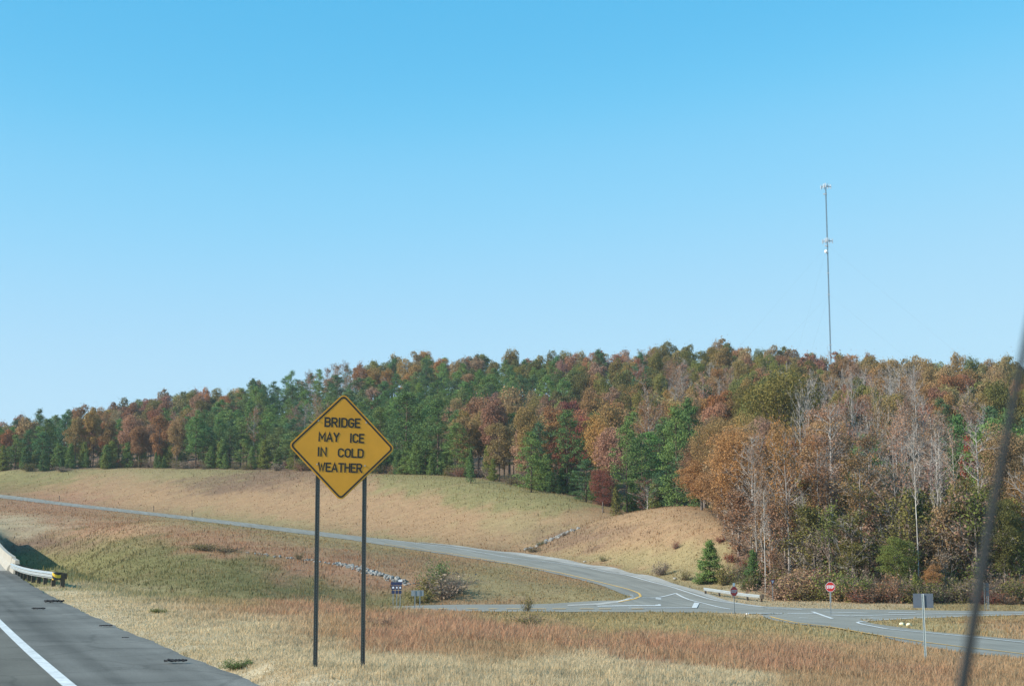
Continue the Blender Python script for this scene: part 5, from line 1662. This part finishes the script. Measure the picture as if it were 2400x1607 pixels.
for kd, x, y, hh, w, cn, px, df, _vis in FOREST:
    back = np.interp(px, rdg[:, 0], rdg[:, 1]) - treeline(px)
    q = df / back
    rowt = "at the grass edge" if df < 9 else "in the front ranks" if q < 0.22 else "low on the hill" if q < 0.42 else "halfway up the hill" if q < 0.62 else "high on the hill" if q < 0.85 else "on the skyline"
    tall = "tall " if hh > 16.3 else "short " if hh < 12 else ""
    col = {'bare': ''}.get(kd, cn + ' ')
    wide = "narrow " if w < 5.5 else "broad " if w > 6.7 else ""
    lab = f"{tall}{wide}{col}{NOUN[kd]} {rowt}, {where(px)}"
    c0 = PAL[cn]
    c = tuple(max(0.01, v * trng.uniform(0.88, 1.14)) for v in c0)
    plant(kd, x, y, hh, w, c, lab, "tree", lab.split(', ')[0].replace('tall ', '').replace('short ', '').replace('narrow ', '').replace('broad ', '') + 's ' + where(px))

# --- low growth along the grass edge of the left and middle woods
for i in range(190):
    px = trng.uniform(-90, 1640) if i < 110 else trng.uniform(-90, 1150)
    yb = treeline(px) + trng.uniform(-1.5, 9.0 if i < 110 else 24.0)
    x = (px - 1200) / F * yb
    kd = trng.choices(('young', 'shrub', 'cedar'), (6, 4, 0.5))[0]
    cn = trng.choice({'young': ('mid green', 'dark green', 'mid green', 'yellow-green'), 'shrub': ('grey-brown', 'dark red', 'olive', 'russet', 'dark olive'), 'cedar': ('dark green',)}[kd])
    h = {'young': trng.uniform(3.0, 7.5), 'shrub': trng.uniform(1.6, 3.6), 'cedar': trng.uniform(3, 5)}[kd]
    w = {'young': h * trng.uniform(0.5, 0.68), 'shrub': trng.uniform(3.5, 6.0), 'cedar': h * 0.4}[kd]
    size = "tall" if h > 5 else "small" if h < 2.6 else "low"
    lab = f"{size} {cn} {NOUN[kd]} at the grass edge, {where(px)}"
    plant(kd, x, yb, h, w, PAL[cn], lab, {'young': "young pine", 'shrub': "bush", 'cedar': "tree"}[kd], f"{cn} {NOUN[kd]}s at the grass edge {where(px)}")

# --- saplings that fill the space under the tall trees on the right
for i in range(150):
    px = trng.uniform(1650, 2460)
    yb = treeline(px) + 3.5 + 42 * trng.random() ** 1.3
    x = (px - 1200) / F * yb
    cn = trng.choices(('grey-brown', 'pinkish brown', 'russet', 'olive', 'tan brown', 'dark olive', 'rust'), (4, 4, 2, 3, 3, 2, 1))[0]
    if px > 1930 and trng.random() < 0.4: cn = trng.choice(('olive', 'yellow-green', 'olive', 'dark olive'))
    h = trng.uniform(3.5, 9.5); w = h * trng.uniform(0.42, 0.62) + 0.8
    size = "tall" if h > 8 else "small" if h < 5 else "slim"
    lab = f"{size} {cn} sapling {'at the front' if yb < treeline(px) + 12 else 'inside the edge'} of the woods, {where(px)}"
    o = plant('sapling', x, yb, h, w, PAL[cn], lab, "sapling", f"{cn} saplings {where(px)}")

# --- undergrowth along the foot of the woods
def under(px, py, w, h, cn, lab, var=None, grp="undergrowth along the edge of the woods", kind='shrub', dz=0):
    p = G(px * K, py * K)
    return plant(kind, p[0], p[1], h, w, PAL[cn], lab, "bush", grp, var)
U = [(1012, 1368, 7.0, 3.2, 'grey-brown', "large tangled grey bush in the ditch by the crossroad", 3, None), (985, 1362, 3.4, 2.4, 'olive', "olive shrub on the left flank of the tangled ditch bush", 0, None), (1003, 1335, 3.2, 3.0, 'mid green', "green leafy sapling on top of the tangled ditch bush", 2, None), (1038, 1355, 5.0, 2.8, 'grey-brown', "grey twig shrub at the right end of the ditch bush", 3, None), (960, 1378, 4.0, 1.6, 'olive', "low olive scrub between the route markers and the ditch bush", 2, None)]
for px, py, w, h, cn, lab, var, g in U: under(px, py, w, h, cn, lab, var, g)
UN = ["grey-brown", "tan brown", "olive", "dark olive", "russet", "dark red", "yellow-green"]
k = 0
for i in range(66):
    px = 1700 + (2400 - 1700) * (i + trng.random()) / 66
    base = np.interp(px, (1700, 1800, 2000, 2400), (1345, 1372, 1382, 1384))
    dep = trng.random()
    cn = trng.choices(UN, (4, 2, 3, 3, 1, 1, 2))[0]
    w, h = trng.uniform(2.8, 5.2), trng.uniform(1.6, 3.8)
    p = G(px * K, base * K); 
    y = p[1] + 1 + dep * 8; x = p[0] * y / p[1]
    if px < 1780 and y < 163: y += 5
    size = "tall" if h > 3 else "low" if h < 2.2 else "rounded"
    lab = f"{size} {cn} shrub {'at the front of' if dep < 0.4 else 'within'} the undergrowth {where(px * K)}"
    plant('shrub', x, y, h, w, PAL[cn], lab, "bush", f"{cn} shrubs of the undergrowth {where(px * K)}", 3 if cn == 'grey-brown' else None)
for px, py, w, h, cn, lab in ((1510, 1315, 2.6, 2.0, 'grey-brown', "grey twiggy shrub at the foot of the knoll"), (1565, 1326, 2.4, 1.5, 'olive', "olive shrub between the grey twigs and the young pine"),
                              (1655, 1338, 3.0, 2.6, 'olive', "olive brush on the right of the young pine"), (1675, 1330, 3.0, 3.4, 'tan brown', "brown brush behind the guardrail, left part"), (1712, 1350, 3.0, 2.4, 'dark olive', "dark brush behind the guardrail, right part"),
                              (1672, 1285, 2.2, 1.3, 'scarlet', "red sumac patch on the slope above the guardrail"), (1702, 1296, 1.8, 1.1, 'scarlet', "small red sumac patch right of the larger one"), (1648, 1240, 1.7, 0.9, 'dark red', "dark red patch of sumac on the knoll"), (1380, 1283, 2.0, 1.1, 'yellow-green', "bright green tuft on the verge beyond the far ramp"),
                              (2180, 1352, 5.0, 3.0, 'mid green', "bright green bush to the right of the small orange tree"), (1218, 1262, 4.0, 1.2, 'dark olive', "dark scrub at the lower end of the rocky gully"),
                              (1238, 1247, 2.4, 0.9, 'dark olive', "dark weeds among the rocks of the gully"), (1290, 1225, 2.4, 0.9, 'grey-brown', "grey weeds at the top of the rocky gully"), (470, 1258, 5.0, 1.0, 'dark olive', "dark brier patch along the ditch left of the sign, left part"), (520, 1262, 4.5, 0.9, 'dark olive', "dark brier patch along the ditch left of the sign, right part"), (683, 1280, 1.4, 1.1, 'dark olive', "tiny dark bush between the sign posts and the rock channel"),
                              (1545, 1255, 1.6, 1.4, 'dark red', "lone dark red sapling on the face of the knoll")):
    under(px, py, w, h, cn, lab, None, None)
# brown brush mound at the edge of the woods
for i, (px, py, w, h, cn, lab) in enumerate(((1812, 1345, 6.0, 3.6, 'pinkish brown', "dry brush mound at the edge of the woods, left half"), (1862, 1343, 6.5, 3.8, 'tan brown', "dry brush mound at the edge of the woods, right half"))):
    p = G(px * K, 1378 * K)
    plant('shrub', p[0], p[1] + 5, h, w, PAL[cn], lab, "brush mound", None, 0)
# saplings and weeds near the crossroad
for px, py, w, h, cn, lab in ((1205, 1398, 1.6, 1.9, 'olive', "spindly weed on the far verge of the crossroad at centre"), (1208, 1432, 1.8, 0.6, 'olive', "low olive weed clump in front of the crossroad at centre"), (1290, 1424, 2.2, 0.5, 'dark olive', "small dark weed patch in the mown grass before the crossroad")):
    under(px, py, w, h, cn, lab, 1 if h > 1.5 else None, None)
for px, py, w, h, cn, lab in ((540, 1529, 0.7, 0.22, 'mid green', "small green weed clump at the outer edge of the shoulder"), (862, 1440, 1.1, 0.45, 'pinkish brown', "pale dry seed heads standing right of the right sign post"), (365, 1402, 0.8, 0.2, 'yellow-green', "little green weed patch in straw grass left of the sign")):
    under(px, py, w, h, cn, lab, 0, None)
p = G(975 * K, 1404 * K)
plant('shrub', p[0], p[1] - 4, 0.7, 2.2, PAL['yellow-green'], "low green weeds before the two-post grey sign", "weeds", None, 0)

# ------------------------------------------------------------------ rocks of the two drainage channels
m_rock = mat_plain("limestone_rubble", (0.25, 0.243, 0.225), 0.85, var=0.25, scale=1.2)
def riprap(name, path, wid, n, smin, smax, seed):
    r = np.random.default_rng(seed)
    pts = resample([(*G(a * K, b_ * K)[:2], 0) for a, b_ in path], 200)
    vs_, fs_ = [], []; off = 0
    ico_v = np.array([(0, 0, 1), (0.89, 0, 0.45), (0.28, 0.85, 0.45), (-0.72, 0.53, 0.45), (-0.72, -0.53, 0.45), (0.28, -0.85, 0.45), (0.72, 0.53, -0.45), (-0.28, 0.85, -0.45), (-0.89, 0, -0.45), (-0.28, -0.85, -0.45), (0.72, -0.53, -0.45), (0, 0, -1)])
    ico_f = np.array([(0, 1, 2), (0, 2, 3), (0, 3, 4), (0, 4, 5), (0, 5, 1), (1, 6, 2), (2, 7, 3), (3, 8, 4), (4, 9, 5), (5, 10, 1), (2, 6, 7), (3, 7, 8), (4, 8, 9), (5, 9, 10), (1, 10, 6), (6, 11, 7), (7, 11, 8), (8, 11, 9), (9, 11, 10), (10, 11, 6)])
    for _ in range(n):
        u = r.beta(1.2, 1.2)
        p = pts[int(u * 199)]
        x, y = p[0] + r.normal(0, wid * 0.4), p[1] + r.normal(0, wid * 0.4)
        s = r.uniform(smin, smax)
        v = ico_v * r.uniform(0.7, 1.25, (12, 1)) * (s, s * r.uniform(0.6, 1), s * r.uniform(0.5, 0.9))
        a = r.uniform(0, 6.28); c, s_ = math.cos(a), math.sin(a)
        v = np.stack((v[:, 0] * c - v[:, 1] * s_, v[:, 0] * s_ + v[:, 1] * c, v[:, 2]), -1) + (x, y, H(x, y) + s * 0.3)
        vs_.append(v); fs_.append(ico_f + off); off += 12
    o = link(bpy.data.objects.new(name, mesh_np(name, np.concatenate(vs_), [np.concatenate(fs_)], m_rock)))
    tag(o, "rubble lining of a drainage channel", "rubble", None, 'stuff')
    return o
o = riprap("riprap", [(770, 1290), (810, 1298), (850, 1310), (890, 1321), (935, 1336)], 1.0, 260, 0.06, 0.28, 1)
o['label'] = "white rock lining of the ditch running down to the route markers"
o = riprap("riprap", [(560, 1262), (640, 1274), (700, 1281), (770, 1290)], 0.8, 45, 0.07, 0.2, 4)
o['label'] = "scattered small stones along the upper ditch left of the sign post"
o = riprap("riprap", [(1207, 1256), (1240, 1243), (1268, 1231), (1305, 1217)], 2.4, 120, 0.08, 0.38, 2)
o['label'] = "white rocks of the gully between the two grass banks"
o = riprap("riprap", [(0, 1072), (10, 1070), (18, 1068)], 1.5, 12, 0.3, 0.5, 3)
o['label'] = "grey rocks at the left border below the woods"

# ------------------------------------------------------------------ grass
m_grass = mat_attr("grass_blades", var=0.0, trans=0.5)
NG = [0]
def grass(name, label, Y0, Y1, n, width, px0=-120, px1=2520, hs=1.0, lean=0.28, bias=1.6, kmin=0.6, seed=1, skip_short=False, gro=1.0):
    """blades and tufts as one mesh; colour of the plants that grow there"""
    r = np.random.default_rng(seed)
    u = r.random(n)
    Y = (Y0 ** (1 - bias) + u * (Y1 ** (1 - bias) - Y0 ** (1 - bias))) ** (1 / (1 - bias))
    px = r.uniform(px0, px1, n)
    x = (px - 1200) / F * Y
    z = bil(GZ, x, Y)
    qx, qy = proj(x, Y, z)
    ok = (qy < 1700) & (Y < treeline(qx) + 14)
    t = road_t(x, Y)
    ok &= ~((t < 0.12 + 0.1 * np.sin(Y * 3.1)) & (t > -32))
    ok &= ~road_mask(x, Y)
    x, Y, z, qx, qy = x[ok], Y[ok], z[ok], qx[ok], qy[ok]
    col, hgt, _ = zone(x, Y, z)
    clump = bumps(x, Y, 1.4) * 0.5 + bumps(x + 9, Y, 5.0) * 0.5
    tt = road_t(x, Y)
    hgt = hgt * (0.4 + 0.6 * sstep(0.2, 3.5, tt)) if Y0 < 60 else hgt
    keep = r.random(len(x)) < np.clip(0.75 + 0.5 * clump, 0.15, 1)
    if skip_short: keep &= (hgt > 0.22) | (r.random(len(x)) < 0.5)
    x, Y, z, col, hgt, clump = x[keep], Y[keep], z[keep], col[keep], hgt[keep], clump[keep]
    m = len(x)
    h = hgt * hs * r.uniform(0.5, 1.2, m) * (1 + 0.35 * clump) * np.where(r.random(m) < 0.03, 1.7, 1.0)
    big = (r.random(m) < 0.07 * (1 + clump)) & (Y > 75)
    h = np.where(big, h * 1.45 + 0.04, h)
    a = r.uniform(0, 6.283, m)
    wd = width * np.maximum(1, Y / Y0) ** gro * r.uniform(0.6, 1.3, m) * 0.5 * np.where(big, 1.7, 1.0)
    dx, dy = np.cos(a) * wd, np.sin(a) * wd
    lx, ly = r.normal(0.25, 1, m) * lean * h, r.normal(0, 1, m) * lean * h
    v = np.empty((m, 5, 3))
    v[:, 0] = np.stack((x - dx, Y - dy, z - 0.03), -1)
    v[:, 1] = np.stack((x + dx, Y + dy, z - 0.03), -1)
    v[:, 2] = np.stack((x + dx * 0.75 + lx * 0.35, Y + dy * 0.75 + ly * 0.35, z + h * 0.6), -1)
    v[:, 3] = np.stack((x - dx * 0.75 + lx * 0.35, Y - dy * 0.75 + ly * 0.35, z + h * 0.6), -1)
    v[:, 4] = np.stack((x + lx, Y + ly, z + h), -1)
    b0 = np.arange(m)[:, None] * 5
    qd = b0 + np.array((0, 1, 2, 3)); tr_ = b0 + np.array((3, 2, 4))
    me = mesh_np(name, v.reshape(-1, 3), [qd, tr_], m_grass)
    br = r.uniform(0.9, 1.16, m)[:, None] * (1 + 0.12 * clump[:, None])
    hue = r.normal(0, 0.06, (m, 1))
    c = np.clip(col * br * (1 + 0.16 * bumps(x, Y, 0.7) * (Y < 70))[:, None] * (1 + hue * np.array((1.0, 0.1, -0.8))), 0.01, 0.9)
    c[big] = c[big] * np.array((0.80, 0.75, 0.70))
    pale = (r.random(m) < 0.16) & ~big
    c[pale] = c[pale] * 0.5 + np.array((0.52, 0.41, 0.25)) * 0.5
    set_col(me, "Col", np.concatenate((c, c)), 'FACE')
    o = link(bpy.data.objects.new(name, me))
    tag(o, label, "grass", None, 'stuff')
    NG[0] += m
    return o

# where pavement lies (tested on the sheets' own outlines)
def inside(poly, x, y):
    poly = np.asarray(poly); n = len(poly); c = np.zeros(len(x), dtype=bool)
    j = n - 1
    for i in range(n):
        xi, yi = poly[i]; xj, yj = poly[j]
        hit = ((yi > y) != (yj > y)) & (x < (xj - xi) * (y - yi) / (yj - yi + 1e-12) + xi)
        c ^= hit; j = i
    return c
PAVE = [np.concatenate((np.array(cr_far), np.array(cr_near)[::-1])), np.concatenate((np.array(rf), np.array(rn + rend)[::-1])),
        np.concatenate((np.array(of_n), np.array(of_f)[::-1])), np.concatenate((np.array(gv_o), np.array(gv_i)[::-1])),
        np.array(GG([(1330, 1343), (1410, 1364), (1474, 1380), (1506, 1394), (1520, 1408), (1560, 1423), (1390, 1421), (1470, 1410), (1487, 1399), (1462, 1386), (1400, 1369), (1310, 1346)]))]
def road_mask(x, y):
    m = np.zeros(len(x), dtype=bool)
    for p in PAVE: m |= inside(p, x, y)
    return m
grass("grass", "dry straw grass of the near verge around the sign posts", 19, 62, 420000, 0.010, seed=1, lean=0.3)
grass("grass", "dry grass of the slope beyond the near crest", 55, 130, 120000, 0.03, seed=2, bias=1.3)
grass("grass", "dry red and tan grass of the infield and far banks", 105, 430, 520000, 0.05, seed=3, bias=1.5, lean=0.16, gro=0.55, hs=0.8)
print("blades", NG[0])
# ------------------------------------------------------------------ the air
m_haze, nt, out = new_mat("thin_autumn_haze")
pv = nnode(nt, "ShaderNodeVolumePrincipled")
pv.inputs['Color'].default_value = (0.86, 0.93, 1.0, 1)
pv.inputs['Density'].default_value = 0.00012
pv.inputs['Anisotropy'].default_value = 0.2
nt.links.new(pv.outputs[0], out.inputs['Volume'])
hz = MB().box(-705 - 60, 705 + 60, -125, 1600, -6.5, 150).build("haze", m_haze)
tag(hz, kind='stuff', label="thin pale blue autumn haze over the valley and the wooded hill")
